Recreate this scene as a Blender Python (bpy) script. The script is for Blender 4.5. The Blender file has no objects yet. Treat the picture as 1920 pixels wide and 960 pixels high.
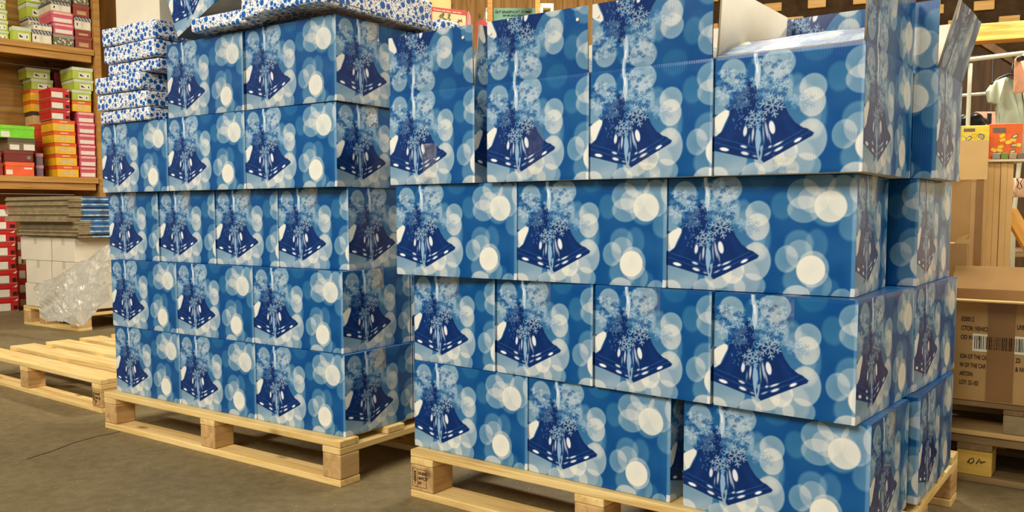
import bpy, bmesh, math, random
import numpy as np
from mathutils import Vector, Matrix
# ------------------------------------------------------------------ camera, light, exposure
S = bpy.context.scene
C = S.collection
F, PITCH, CY, CH = 1609.4, 0.0732, 518.87, 0.7673
cam_d = bpy.data.cameras.new('camera'); cam = bpy.data.objects.new('camera', cam_d); C.objects.link(cam)
cam_d.sensor_width = 36; cam_d.lens = F*36/1920; cam_d.shift_y = (CY-480)/1920
cam_d.clip_start = .02; cam_d.clip_end = 60
cam.location = (0, 0, CH); cam.rotation_euler = (math.pi/2-PITCH, 0.001, 0)
S.camera = cam
S.view_settings.view_transform = 'Standard'; S.view_settings.look = 'None'
S.view_settings.gamma = 1; S.view_settings.use_curve_mapping = False
S.view_settings.exposure = 0.42
w = bpy.data.worlds.new('world'); S.world = w; w.use_nodes = True
w.node_tree.nodes['Background'].inputs[0].default_value = (1.0, .93, .80, 1)
w.node_tree.nodes['Background'].inputs[1].default_value = 0.33
def area(name, loc, size, power, col=(1, .95, .86), tgt=None, sy=None):
    d = bpy.data.lights.new(name, 'AREA'); d.energy = power; d.color = col; d.size = size
    d.shape = 'RECTANGLE'; d.size_y = sy or size
    o = bpy.data.objects.new(name, d); C.objects.link(o); o.location = loc
    if tgt is not None: o.rotation_euler = (Vector(tgt)-Vector(loc)).to_track_quat('-Z', 'Y').to_euler()
    return o
# fluorescent rows hanging under the hall roof
area('hall_light', (-2.3, -1.1, 3.2), 3.2, 185, tgt=(-.1, 2.3, .4), sy=1.4)
area('hall_light', (-4.2, 3.4, 3.7), 2.6, 100, tgt=(-4.4, 6.2, .6), sy=.5)
area('hall_light', (1.6, 4.6, 3.7), 2.6, 240, tgt=(2.2, 5.6, 0), sy=.5)
area('hall_light', (3.0, 1.0, 3.4), 1.4, 60, tgt=(2.0, 3.3, .3), sy=.5)
# ------------------------------------------------------------------ helpers
def P(px, py, Z):
    """point at horizontal distance Z from the camera along a line of sight"""
    c, s = math.cos(PITCH), math.sin(PITCH)
    a = (px-960)/F; b = (CY-py)/F
    r = Vector((a, c+b*s, -s+b*c)); r *= Z/r.y
    return Vector((r.x, r.y, r.z+CH))
def PZ(px, py, z=0.0):
    c, s = math.cos(PITCH), math.sin(PITCH)
    a = (px-960)/F; b = (CY-py)/F
    r = Vector((a, c+b*s, -s+b*c)); t = (z-CH)/r.z
    return Vector((r.x*t, r.y*t, z))
def tag(o, label=None, cat=None, group=None, kind=None):
    if label: o['label'] = label
    if cat: o['category'] = cat
    if group: o['group'] = group
    if kind: o['kind'] = kind
    return o
def empty(name, loc=(0, 0, 0), rz=0, label=None, cat=None, group=None):
    o = bpy.data.objects.new(name, None); C.objects.link(o); o.empty_display_size = .05
    o.location = loc; o.rotation_euler = (0, 0, rz)
    return tag(o, label, cat, group)
def bm_obj(name, bm, mats, parent=None, loc=(0, 0, 0), rot=(0, 0, 0), smooth=False):
    me = bpy.data.meshes.new(name)
    bmesh.ops.recalc_face_normals(bm, faces=bm.faces)
    bm.to_mesh(me); bm.free()
    if not isinstance(mats, (list, tuple)): mats = [mats]
    for m in mats: me.materials.append(m)
    if smooth: me.polygons.foreach_set('use_smooth', [True]*len(me.polygons))
    o = bpy.data.objects.new(name, me); C.objects.link(o)
    o.location = loc; o.rotation_euler = rot
    if parent: o.parent = parent
    return o
def add_box(bm, x0, x1, y0, y1, z0, z1, bev=0, seg=2, mi=0, mat=None):
    r = bmesh.ops.create_cube(bm, size=1)
    M = Matrix.Translation(((x0+x1)/2, (y0+y1)/2, (z0+z1)/2)) @ Matrix.Diagonal((x1-x0, y1-y0, z1-z0, 1))
    bmesh.ops.transform(bm, matrix=M, verts=r['verts'])
    fs = set(f for v in r['verts'] for f in v.link_faces)
    if bev:
        es = set(e for v in r['verts'] for e in v.link_edges)
        rb = bmesh.ops.bevel(bm, geom=list(es), offset=bev, segments=seg, affect='EDGES', profile=.5)
        fs = set(rb['faces']) | set(f for f in fs if f.is_valid)
    vs = set(v for f in fs for v in f.verts)
    if mat is not None: bmesh.ops.transform(bm, matrix=mat, verts=list(vs))
    for f in fs: f.material_index = mi
    return vs
def box(name, x0, x1, y0, y1, z0, z1, m, parent=None, bev=0, loc=(0, 0, 0), rot=(0, 0, 0), seg=2):
    bm = bmesh.new(); add_box(bm, x0, x1, y0, y1, z0, z1, bev, seg)
    return bm_obj(name, bm, m, parent, loc, rot)
def add_tube(bm, pts, r, n=10, mi=0):
    pts = [Vector(p) for p in pts]; rings = []
    for i, p in enumerate(pts):
        d = (pts[min(i+1, len(pts)-1)]-pts[max(i-1, 0)]).normalized()
        a = d.orthogonal().normalized() if i == 0 else (prev - d*prev.dot(d)).normalized()
        prev = a; b = d.cross(a); rr = r[i] if isinstance(r, (list, tuple)) else r
        rings.append([bm.verts.new(p+(a*math.cos(t)+b*math.sin(t))*rr) for t in [2*math.pi*k/n for k in range(n)]])
    for q, s in zip(rings, rings[1:]):
        for k in range(n): bm.faces.new((q[k], q[(k+1) % n], s[(k+1) % n], s[k])).material_index = mi
    for q in (rings[0], rings[-1]): bm.faces.new(q).material_index = mi
def add_prism(bm, pts, y0, y1, mi=0):
    a = [bm.verts.new((x, y0, z)) for x, z in pts]; b = [bm.verts.new((x, y1, z)) for x, z in pts]
    bm.faces.new(a).material_index = mi; bm.faces.new(b[::-1]).material_index = mi
    n = len(pts)
    for i in range(n): bm.faces.new((a[i], b[i], b[(i+1) % n], a[(i+1) % n])).material_index = mi
# ------------------------------------------------------------------ materials
def srgb(c):
    return tuple(((x/255)/12.92 if x/255 <= .04045 else ((x/255+.055)/1.055)**2.4) for x in c)+(1,)
class NT:
    def __init__(s, name):
        s.m = bpy.data.materials.new(name); s.m.use_nodes = True; s.t = s.m.node_tree
        s.b = s.t.nodes['Principled BSDF']; s.o = s.t.nodes['Material Output']
    def n(s, k, **kw):
        x = s.t.nodes.new(k)
        for a, v in kw.items(): setattr(x, a, v)
        return x
    def l(s, a, b): s.t.links.new(a, b)
    def ramp(s, src, stops, interp='LINEAR'):
        r = s.n('ShaderNodeValToRGB'); r.color_ramp.interpolation = interp
        while len(r.color_ramp.elements) < len(stops): r.color_ramp.elements.new(.5)
        for e, (p, c) in zip(r.color_ramp.elements, stops): e.position = p; e.color = c
        s.l(src, r.inputs[0]); return r.outputs[0]
    def coord(s, scale=(1, 1, 1), kind='Object'):
        tc = s.n('ShaderNodeTexCoord'); mp = s.n('ShaderNodeMapping'); mp.inputs['Scale'].default_value = scale
        s.l(tc.outputs[kind], mp.inputs[0]); return mp
    def noise(s, vec, sc, det=4, rough=.55, dist=0):
        x = s.n('ShaderNodeTexNoise'); x.inputs['Scale'].default_value = sc; x.inputs['Detail'].default_value = det
        x.inputs['Roughness'].default_value = rough; x.inputs['Distortion'].default_value = dist
        s.l(vec, x.inputs['Vector']); return x.outputs[0]
    def mix(s, f, a, b, mode='MIX'):
        x = s.n('ShaderNodeMix', data_type='RGBA', blend_type=mode)
        for i, v in ((0, f), (6, a), (7, b)):
            if hasattr(v, 'default_value') and hasattr(v, 'node'): s.l(v, x.inputs[i])
            else: x.inputs[i].default_value = v
        return x.outputs[2]
    def math(s, op, a, b=0.0, c=None):
        x = s.n('ShaderNodeMath', operation=op)
        for i, v in enumerate((a, b, c)):
            if v is None: continue
            if hasattr(v, 'node'): s.l(v, x.inputs[i])
            else: x.inputs[i].default_value = v
        return x.outputs[0]
    def bump(s, h, st=.2, dist=.002):
        x = s.n('ShaderNodeBump'); x.inputs['Strength'].default_value = st; x.inputs['Distance'].default_value = dist
        s.l(h, x.inputs['Height']); s.l(x.outputs[0], s.b.inputs['Normal'])
def plain(name, c, rough=.5, spec=.5, metal=0, var=.06, sc=30):
    t = NT(name); mp = t.coord()
    nz = t.noise(mp.outputs[0], sc, 3)
    a = srgb([x*(1-var) for x in c]); b = srgb([min(255, x*(1+var)) for x in c])
    t.l(t.ramp(nz, [(.3, a), (.7, b)]), t.b.inputs['Base Color'])
    t.b.inputs['Roughness'].default_value = rough; t.b.inputs['Metallic'].default_value = metal
    t.b.inputs['Specular IOR Level'].default_value = spec
    return t.m
def wood(name, dark, mid, light, knots=True, axis=0, rough=.62, sc=1.0):
    t = NT(name); s = [14*sc, 14*sc, 14*sc]; s[axis] = 1.1*sc
    mp = t.coord(tuple(s))
    oi_ = t.n('ShaderNodeObjectInfo')
    ad = t.n('ShaderNodeVectorMath', operation='MULTIPLY_ADD')
    cb = t.n('ShaderNodeCombineXYZ'); t.l(oi_.outputs['Random'], cb.inputs[0]); t.l(oi_.outputs['Random'], cb.inputs[1]); t.l(oi_.outputs['Random'], cb.inputs[2])
    t.l(cb.outputs[0], ad.inputs[0]); ad.inputs[1].default_value = (37, 91, 53); t.l(mp.outputs[0], ad.inputs[2])
    v = ad.outputs[0]
    g = t.noise(v, 2.2, 6, .6, .8)
    col = t.ramp(g, [(.28, srgb(dark)), (.5, srgb(mid)), (.74, srgb(light))])
    fine = t.noise(v, 9, 4, .7)
    col = t.mix(t.math('MULTIPLY', t.math('GREATER_THAN', fine, .62), .25), col, srgb(dark))
    if knots:
        s2 = [9, 9, 9]; s2[axis] = 4.5
        mp2 = t.coord(tuple(s2)); ad2 = t.n('ShaderNodeVectorMath', operation='MULTIPLY_ADD')
        t.l(cb.outputs[0], ad2.inputs[0]); ad2.inputs[1].default_value = (17, 31, 23); t.l(mp2.outputs[0], ad2.inputs[2])
        vo = t.n('ShaderNodeTexVoronoi'); vo.inputs['Scale'].default_value = .8; t.l(ad2.outputs[0], vo.inputs['Vector'])
        k = t.ramp(vo.outputs['Distance'], [(.05, (1, 1, 1, 1)), (.14, (0, 0, 0, 1))])
        col = t.mix(t.math('MULTIPLY', k, .75), col, srgb([x*.45 for x in dark]))
    hue = t.n('ShaderNodeHueSaturation'); t.l(col, hue.inputs['Color'])
    t.l(t.math('MULTIPLY_ADD', oi_.outputs['Random'], .22, .89), hue.inputs['Value'])
    t.l(hue.outputs[0], t.b.inputs['Base Color'])
    t.b.inputs['Roughness'].default_value = rough; t.b.inputs['Specular IOR Level'].default_value = .25
    t.bump(fine, .25, .002)
    return t.m
M = {}
# printed carton art: the print itself is a colour attribute on the carton's own mesh
def art_mat():
    t = NT('printed_board'); at = t.n('ShaderNodeAttribute', attribute_name='print')
    t.l(at.outputs['Color'], t.b.inputs['Base Color'])
    t.b.inputs['Roughness'].default_value = .30; t.b.inputs['Specular IOR Level'].default_value = .14
    t.b.inputs['Coat Weight'].default_value = .22; t.b.inputs['Coat Roughness'].default_value = .16; t.b.inputs['Coat IOR'].default_value = 1.6
    uv = t.n('ShaderNodeUVMap', uv_map='flute'); sep = t.n('ShaderNodeSeparateXYZ'); t.l(uv.outputs[0], sep.inputs[0])
    wv = t.math('SINE', t.math('MULTIPLY', sep.outputs[0], 2*math.pi/.0052))
    mp = t.coord(); nz = t.noise(mp.outputs[0], 9, 2)
    h = t.math('ADD', t.math('MULTIPLY', t.math('MULTIPLY', wv, sep.outputs[1]), .0007), t.math('MULTIPLY', nz, .006))
    t.bump(h, 1.0, 1.0)
    return t.m
M['art'] = art_mat()
M['liner'] = plain('white_board_liner', (226, 216, 194), .75, .2, var=.02, sc=12)
M['flute'] = plain('corrugated_edge', (150, 140, 118), .8, .1)
M['pallet'] = wood('pallet_pine', (200, 160, 92), (228, 194, 124), (242, 214, 150))
M['pallet_end'] = wood('pallet_block_wood', (160, 122, 74), (196, 156, 100), (216, 180, 124), axis=1)
M['pallet_old'] = wood('weathered_pallet_wood', (96, 76, 48), (132, 106, 68), (160, 132, 86))
M['pallet_yellow'] = wood('yellowed_block_wood', (190, 150, 60), (214, 176, 82), (226, 190, 104), knots=False)
M['ink'] = plain('black_ink', (42, 34, 26), .8, .1)
M['wall_wood'] = wood('knotty_wall_boards', (122, 84, 34), (160, 114, 50), (186, 138, 70), axis=2, sc=.45)
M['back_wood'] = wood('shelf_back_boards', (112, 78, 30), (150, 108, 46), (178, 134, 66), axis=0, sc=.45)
M['shelf_wood'] = wood('shelf_plank_pine', (150, 104, 44), (184, 134, 66), (206, 156, 84), knots=False)
M['beam_wood'] = wood('roof_beam_pine', (190, 130, 52), (222, 164, 80), (236, 184, 104))
M['block_wood'] = wood('light_wood_block', (178, 132, 66), (200, 154, 84), (214, 172, 104), knots=False)
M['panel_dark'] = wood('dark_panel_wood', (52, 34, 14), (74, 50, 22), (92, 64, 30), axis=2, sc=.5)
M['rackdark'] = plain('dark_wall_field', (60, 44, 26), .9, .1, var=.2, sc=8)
M['kraft'] = plain('kraft_cardboard', (176, 140, 90), .8, .15, var=.05, sc=7)
M['kraft_in'] = plain('kraft_cardboard_inside', (168, 130, 80), .85, .1, var=.05, sc=7)
M['kraft_lt'] = plain('light_kraft_board', (212, 174, 112), .8, .15, var=.04, sc=7)
M['kraft_grey'] = plain('grey_brown_board', (150, 132, 98), .85, .1, var=.10, sc=20)
M['white_carton'] = plain('white_carton_board', (216, 204, 178), .7, .2, var=.03, sc=5)
M['btape'] = plain('brown_packing_tape', (136, 98, 56), .25, .5, var=.05, sc=9)
M['white_metal'] = plain('cream_painted_steel', (206, 200, 168), .35, .5, var=.02)
M['black_plastic'] = plain('black_plastic', (22, 22, 24), .4, .5)
def floor_mat():
    t = NT('worn_asphalt_floor'); mp = t.coord()
    n1 = t.noise(mp.outputs[0], 2.2, 8, .68); n2 = t.noise(mp.outputs[0], 160, 3, .8); n3 = t.noise(mp.outputs[0], 26, 5, .7)
    col = t.ramp(n1, [(.3, srgb((98, 84, 54))), (.52, srgb((124, 107, 70))), (.75, srgb((146, 128, 90)))])
    col = t.mix(.5, col, t.ramp(n3, [(.3, srgb((92, 80, 52))), (.7, srgb((146, 128, 90)))]))
    vo = t.n('ShaderNodeTexVoronoi'); vo.inputs['Scale'].default_value = 60; t.l(mp.outputs[0], vo.inputs['Vector'])
    rnd = t.n('ShaderNodeSeparateColor'); t.l(vo.outputs['Color'], rnd.inputs[0])
    sp = t.math('MULTIPLY', t.math('LESS_THAN', vo.outputs['Distance'], .12), t.math('GREATER_THAN', rnd.outputs[0], .72))
    col = t.mix(t.math('MULTIPLY', sp, .55), col, srgb((206, 190, 150)))
    # a long hairline crack with a shape of its own
    col = t.mix(t.math('MULTIPLY', t.math('LESS_THAN', n2, .36), .45), col, srgb((66, 56, 36)))
    t.l(col, t.b.inputs['Base Color'])
    t.l(t.ramp(n1, [(.3, (.5, .5, .5, 1)), (.7, (.72, .72, .72, 1))]), t.b.inputs['Roughness'])
    t.b.inputs['Specular IOR Level'].default_value = .35
    t.bump(t.math('ADD', t.math('MULTIPLY', n2, .7), n3), .35, .002)
    return t.m
M['floor'] = floor_mat()
def dots_mat():
    t = NT('blue_dot_wrapping_paper'); tc = t.n('ShaderNodeTexCoord')
    p = t.n('ShaderNodeSeparateXYZ'); t.l(tc.outputs['Object'], p.inputs[0]); nn = t.n('ShaderNodeSeparateXYZ'); t.l(tc.outputs['Normal'], nn.inputs[0])
    ax = t.math('GREATER_THAN', t.math('ABSOLUTE', nn.outputs[0]), .71); az = t.math('GREATER_THAN', t.math('ABSOLUTE', nn.outputs[2]), .71)
    oi_ = t.n('ShaderNodeObjectInfo')
    def sel(f, a, b): return t.math('ADD', t.math('MULTIPLY', f, b), t.math('MULTIPLY', t.math('SUBTRACT', 1.0, f), a))
    u = sel(ax, p.outputs[0], p.outputs[1]); v = sel(az, p.outputs[2], p.outputs[1])
    cb = t.n('ShaderNodeCombineXYZ'); t.l(t.math('ADD', u, t.math('MULTIPLY', oi_.outputs['Random'], 9.0)), cb.inputs[0]); t.l(v, cb.inputs[1])
    def layer(sc, k):
        a = t.n('ShaderNodeTexVoronoi', voronoi_dimensions='2D'); r = t.n('ShaderNodeTexVoronoi', voronoi_dimensions='2D', feature='N_SPHERE_RADIUS')
        for x in (a, r): x.inputs['Scale'].default_value = sc; x.inputs['Randomness'].default_value = .9; t.l(cb.outputs[0], x.inputs['Vector'])
        return a.outputs['Distance'], t.math('MULTIPLY', r.outputs['Radius'], k)
    d1, r1 = layer(50, .94); d2, r2 = layer(130, .8)
    big = t.math('MULTIPLY', t.math('LESS_THAN', d1, r1), t.math('GREATER_THAN', r1, .11))
    ring = t.math('GREATER_THAN', d1, t.math('ADD', r1, .07))
    small = t.math('MULTIPLY', t.math('MULTIPLY', t.math('LESS_THAN', d2, r2), ring), t.math('GREATER_THAN', r2, .18))
    col = t.mix(small, srgb((236, 236, 234)), srgb((104, 112, 136)))
    shade = t.ramp(r1, [(.14, srgb((66, 96, 140))), (.30, srgb((18, 92, 168)))])
    col = t.mix(big, col, shade)
    t.l(col, t.b.inputs['Base Color']); t.b.inputs['Roughness'].default_value = .28
    mp = t.coord(); nz = t.noise(mp.outputs[0], 14, 4); t.bump(nz, .5, .01)
    return t.m
M['dots'] = dots_mat()
def clear_mat(name, tr=.80, rough=.12, tint=(1, 1, .96), sc=30, bst=.8, fk=1.0, milk=0.0):
    t = NT(name); tb = t.n('ShaderNodeBsdfTransparent'); tb.inputs[0].default_value = tint+(1,)
    gl = t.n('ShaderNodeBsdfGlossy'); gl.inputs['Roughness'].default_value = rough; gl.inputs[0].default_value = (1, .98, .9, 1)
    mx = t.n('ShaderNodeMixShader'); mp = t.coord(); nz = t.noise(mp.outputs[0], sc, 5, .7, 1.5)
    bp = t.n('ShaderNodeBump'); bp.inputs['Strength'].default_value = bst; bp.inputs['Distance'].default_value = .02; t.l(nz, bp.inputs['Height'])
    t.l(bp.outputs[0], gl.inputs['Normal'])
    lw = t.n('ShaderNodeFresnel'); lw.inputs[0].default_value = 1.5; t.l(bp.outputs[0], lw.inputs['Normal'])
    f = t.math('ADD', t.math('MULTIPLY', lw.outputs[0], fk), 1-tr)
    f = t.math('MINIMUM', f, 1.0)
    t.l(f, mx.inputs[0]); t.l(tb.outputs[0], mx.inputs[1])
    if milk:
        df = t.n('ShaderNodeBsdfDiffuse'); df.inputs[0].default_value = (.86, .82, .66, 1); m2 = t.n('ShaderNodeMixShader'); m2.inputs[0].default_value = milk
        t.l(gl.outputs[0], m2.inputs[1]); t.l(df.outputs[0], m2.inputs[2]); t.l(m2.outputs[0], mx.inputs[2])
    else: t.l(gl.outputs[0], mx.inputs[2])
    t.l(mx.outputs[0], t.o.inputs[0])
    return t.m
M['film'] = clear_mat('stretch_film', .84, .2, (.99, .97, .90), 9, 1.0, 1.0, .30)
M['tape'] = clear_mat('clear_packing_tape', .99, .12, (1, 1, 1), 24, .5, .4)
# ------------------------------------------------------------------ the carton print
def _homog():
    src=[(0,0),(1,0),(1,1),(0,1)]; dst=[(40,90),(1365,58),(1350,937),(38,855)]
    A=[];b=[]
    for (u,v),(x,y) in zip(src,dst):
        A.append([u,v,1,0,0,0,-u*x,-v*x]);b.append(x)
        A.append([0,0,0,u,v,1,-u*y,-v*y]);b.append(y)
    return np.append(np.linalg.solve(np.array(A,float),np.array(b,float)),1).reshape(3,3)
_H=_homog()
def sstep(d,w=4.0): return np.clip(.5-d/w,0,1)
def poly_mask(x,y,pts,w=4.0):
    pts=np.array(pts,float); n=len(pts)
    ins=np.zeros(x.shape,bool); dmin=np.full(x.shape,1e9)
    for i in range(n):
        x0,y0=pts[i];x1,y1=pts[(i+1)%n]
        c=((y0>y)!=(y1>y))&(x<(x1-x0)*(y-y0)/((y1-y0)+1e-9)+x0); ins^=c
        dx,dy=x1-x0,y1-y0;t=np.clip(((x-x0)*dx+(y-y0)*dy)/(dx*dx+dy*dy+1e-9),0,1)
        dmin=np.minimum(dmin,np.hypot(x-x0-t*dx,y-y0-t*dy))
    return sstep(np.where(ins,-dmin,dmin),w)
def seg_mask(x,y,x0,y0,x1,y1,r,w=4.0):
    dx,dy=x1-x0,y1-y0;t=np.clip(((x-x0)*dx+(y-y0)*dy)/(dx*dx+dy*dy+1e-9),0,1)
    return sstep(np.hypot(x-x0-t*dx,y-y0-t*dy)-r,w)
def ell(x,y,cx,cy,a,b,deg):
    c,s=math.cos(math.radians(deg)),math.sin(math.radians(deg))
    u=(x-cx)*c+(y-cy)*s;v=-(x-cx)*s+(y-cy)*c
    return (np.hypot(u/a,v/b)-1)*min(a,b)
BOKEH=[ # x y rx ry alpha
 (690,80,95,85,.10),(600,480,120,170,.22),(560,330,60,90,.30),(1320,440,90,95,.28),(1390,170,85,110,.45),(1420,330,80,95,.2),
 (980,200,116,108,.42),(1092,120,112,90,.40),(1050,240,110,95,.35),(985,310,118,95,.40),(1262,215,118,150,.45),(1150,290,130,140,.30),
 (830,282,76,95,.22),(1172,290,116,112,.85),
 (950,555,102,100,.30),(1075,560,78,110,.20),(865,660,82,96,.42),(955,625,95,100,.32),(1050,735,114,130,.45),(960,810,120,110,.30),(1095,850,90,100,.32),
 (1036,740,102,103,1.0),(935,925,98,78,.60),(1255,960,82,86,.42),(1180,900,60,90,.15),
 (155,190,80,82,.52),(445,160,105,95,.50),(300,190,60,70,.12),(58,370,76,90,.48),(435,300,100,140,.30),
 (664,337,88,90,.52),(660,432,84,96,.58),(690,500,62,150,.25),(650,675,105,135,.58),(640,620,75,60,.25),
 (130,770,120,110,.42),(60,860,70,60,.65),(290,870,76,78,.50),(390,770,95,95,.55),(490,740,80,92,.75),(450,860,130,90,.45),(610,850,110,90,.45),(560,800,120,140,.25),
 (180,690,90,40,.2)]
def _flake_segs(cx,cy,r,rot,sq=1.0):
    out=[]
    for k in range(6):
        a=rot+k*math.pi/3
        ex,ey=math.cos(a),math.sin(a)
        out.append((cx,cy,cx+ex*r,cy+ey*r*sq))
        for f,l in ((.38,.27),(.66,.27)):
            bx,by=cx+ex*r*f,cy+ey*r*f*sq
            for sg in (-1,1):
                b=a+sg*.95
                out.append((bx,by,bx+math.cos(b)*r*l,by+math.sin(b)*r*l*sq))
    return out
PAL=np.array([[0,72,134],[76,126,162],[164,180,190],[232,228,212]],float)/255
def art_rgb(u,v):
    """u: 0..1 over the long side, v: 0 top .. 1 bottom; negative v mirrors on the flap"""
    v=np.abs(v)
    d=_H[2,0]*u+_H[2,1]*v+1
    x=(_H[0,0]*u+_H[0,1]*v+_H[0,2])/d; y=(_H[1,0]*u+_H[1,1]*v+_H[1,2])/d
    rng=random.Random(5)
    t=.02+.05*np.sin(x*.011+1)*np.sin(y*.013)
    t=t+.10*np.clip((x-1250)/120,0,1)
    t=t+.35*np.clip(1-np.hypot((x-150)/260,(y-830)/170),0,1)
    t=np.clip(t,0,1)
    teal=np.zeros_like(t)
    for cx,cy,rx,ry,a in BOKEH:
        dd=ell(x,y,cx,cy,rx,ry,0)
        m=sstep(dd,9 if a>.3 else 22); ring=np.exp(-(dd/7.)**2)*.03; a=min(1,a*.98)
        t=t+(1-t)*np.clip(a*m*(.88+.12*np.clip(1+dd/min(rx,ry),0,1))+ring*m,0,1)
        if (cx,cy) in((830,282),(690,80)): teal=np.maximum(teal,m)
    t=t+.02*np.sin(x*.9)*np.sin(y*.8)
    t=np.clip(t,0,1)
    q=t*3; i=np.clip(q.astype(int),0,2); f=(q-i)[:,None]
    col=PAL[i]*(1-f)+PAL[i+1]*f
    def over(m,c):
        nonlocal col
        m=np.clip(m,0,1)[:,None]; col=col*(1-m)+np.array(c,float)/255*m
    over(teal*.25*(t<.35),(12,92,142))
    # snow tangle
    light=(160,182,198)
    def flakes(lst,wd,al,c,clipfn=None):
        m=np.zeros_like(t)
        for cx,cy,r,rot,sq in lst:
            near=(np.abs(x-cx)<r*1.3)&(np.abs(y-cy)<r*1.3)
            if not near.any(): continue
            xs,ys=x[near],y[near]; mm=np.zeros_like(xs)
            for s in _flake_segs(cx,cy,r,rot,sq): mm=np.maximum(mm,seg_mask(xs,ys,*s,wd))
            m[near]=np.maximum(m[near],mm)
        over(m*al,c)
    reg=[]
    for k in range(46):
        reg.append((rng.uniform(60,240),rng.uniform(190,420),rng.uniform(16,34),rng.uniform(0,1),rng.uniform(.5,1)))
    for k in range(60):
        reg.append((rng.uniform(300,520),rng.uniform(110,400),rng.uniform(18,40),rng.uniform(0,1),rng.uniform(.5,1)))
    dk=[]
    for k in range(26): dk.append((rng.uniform(320,500),rng.uniform(140,380),rng.uniform(12,26),rng.uniform(0,1),.8))
    for k in range(22): dk.append((rng.uniform(60,220),rng.uniform(170,420),rng.uniform(10,24),rng.uniform(0,1),.8))
    # bells
    navy=(0,40,98)
    L=[(232,300),(262,262),(300,300),(318,380),(306,470),(300,560),(318,660),(336,735),(322,778),(262,764),(60,700),(-10,682),(-8,640),(40,612),(66,596),(100,560),(128,500),(150,400),(190,330)]
    R=[(330,470),(350,400),(420,370),(480,430),(512,500),(552,556),(600,592),(628,602),(672,634),(662,652),(500,730),(356,800),(340,780),(352,700),(340,600)]
    over(poly_mask(x,y,L),navy); over(poly_mask(x,y,R),navy)
    # soft body sheen
    over(poly_mask(x,y,[(120,560),(170,430),(205,430),(180,560),(150,640),(110,640)],30)*.35,(6,58,128))
    over(poly_mask(x,y,[(470,500),(500,520),(560,600),(600,640),(560,650),(500,600)],30)*.4,(6,58,128))
    for pts in ([(44,640),(180,690),(318,738)],[(62,612),(180,652),(306,700)]):
        for a,b in zip(pts,pts[1:]): over(seg_mask(x,y,*a,*b,2.2)*.55,(60,120,190))
    for pts in ([(352,752),(500,690),(654,618)],[(352,716),(480,668),(606,606)]):
        for a,b in zip(pts,pts[1:]): over(seg_mask(x,y,*a,*b,2.2)*.55,(60,120,190))
    # sparkles on left bell
    sp=np.zeros_like(t)
    for k in range(60):
        cx=rng.uniform(140,300);cy=rng.uniform(290,560)
        sp=np.maximum(sp,seg_mask(x,y,cx,cy,cx+rng.uniform(-9,9),cy+rng.uniform(4,16),2.0))
    over(sp*.75,(120,165,215))
    W=(240,240,240)
    for e,al in (((105,690,30,11,16),1),((228,684,22,8,22),.85),((236,728,26,10,20),.9),((236,585,12,32,6),.9),((285,610,7,46,4),.8),((262,640,5,30,4),.5),((300,752,16,6,20),.6),
                 ((406,575,18,44,-12),.95),((372,590,8,56,-10),.7),((392,640,5,36,-12),.6),((445,686,32,7,-24),.85),((450,720,30,9,-24),.9),((570,672,26,10,-26),1),((395,700,12,8,-24),.7),((380,745,22,6,-26),.6),((352,610,5,60,-4),.6)):
        over(sstep(ell(x,y,*e),5)*al,W)
    # spindle between bells, white bean on the left
    over(poly_mask(x,y,[(314,560),(332,600),(338,650),(328,700),(324,730),(330,790),(318,770),(304,690),(300,640),(304,590)],5),(140,172,202))
    over(poly_mask(x,y,[(20,500),(60,462),(112,432),(134,444),(132,470),(108,520),(84,575),(50,600),(30,585)],8),(228,226,214))
    over(poly_mask(x,y,[(20,500),(40,490),(46,540),(60,590),(30,585)],8)*.5,(120,150,180))
    flakes(reg,1.9,.5,light)
    flakes(dk,2.2,.7,(14,66,126))
    # curled vines
    vm=np.zeros_like(t); vr=random.Random(8)
    for k in range(34):
        cx,cy,rr=(vr.uniform(310,520),vr.uniform(120,430),vr.uniform(12,46)) if k%3 else (vr.uniform(60,240),vr.uniform(180,420),vr.uniform(12,34))
        a0=vr.uniform(0,6.28); sweep=vr.uniform(1.2,3.4); ps=[(cx+rr*(1-.5*i/7)*math.cos(a0+sweep*i/7),cy+rr*(1-.5*i/7)*math.sin(a0+sweep*i/7)) for i in range(8)]
        near=(np.abs(x-cx)<60)&(np.abs(y-cy)<60); xs,ys=x[near],y[near]; mm=np.zeros_like(xs)
        for p,q in zip(ps,ps[1:]): mm=np.maximum(mm,seg_mask(xs,ys,*p,*q,2.0))
        vm[near]=np.maximum(vm[near],mm)
    over(vm*.75,(178,198,212))
    # ribbon
    over(poly_mask(x,y,[(278,40),(304,40),(312,130),(330,180),(328,250),(310,330),(292,250),(296,180),(284,120)],6)*.9,(190,206,220))
    for s in ((292,60,306,210,3),(304,120,318,260,3)): over(seg_mask(x,y,*s)*.9,(240,242,240))
    over(seg_mask(x,y,298,60,304,150,2.5)*.8,(70,125,180))
    flakes([(405,432,84,.25,1),(298,512,68,.1,.95)],3.7,.90,(160,182,198))
    flakes([(455,300,62,.6,.8),(318,268,62,.4,.9),(372,140,62,.3,.7),(470,190,58,.9,.8),(120,200,54,.5,.8),(190,285,54,.2,.8),(95,330,52,.7,.8),(440,240,50,.1,.8)],3.0,.72,(184,200,210))
    flakes([(600,430,84,.52,.8)],3.6,.6,(120,152,184))
    flakes([(560,410,50,.2,.8)],3.,.6,(176,200,218))
    # printed fold strip at the right-hand edge
    return np.clip(col,0,1)
def lin(c):
    c=np.asarray(c,float); return np.where(c<=.04045,c/12.92,((c+.055)/1.055)**2.4)

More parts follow.
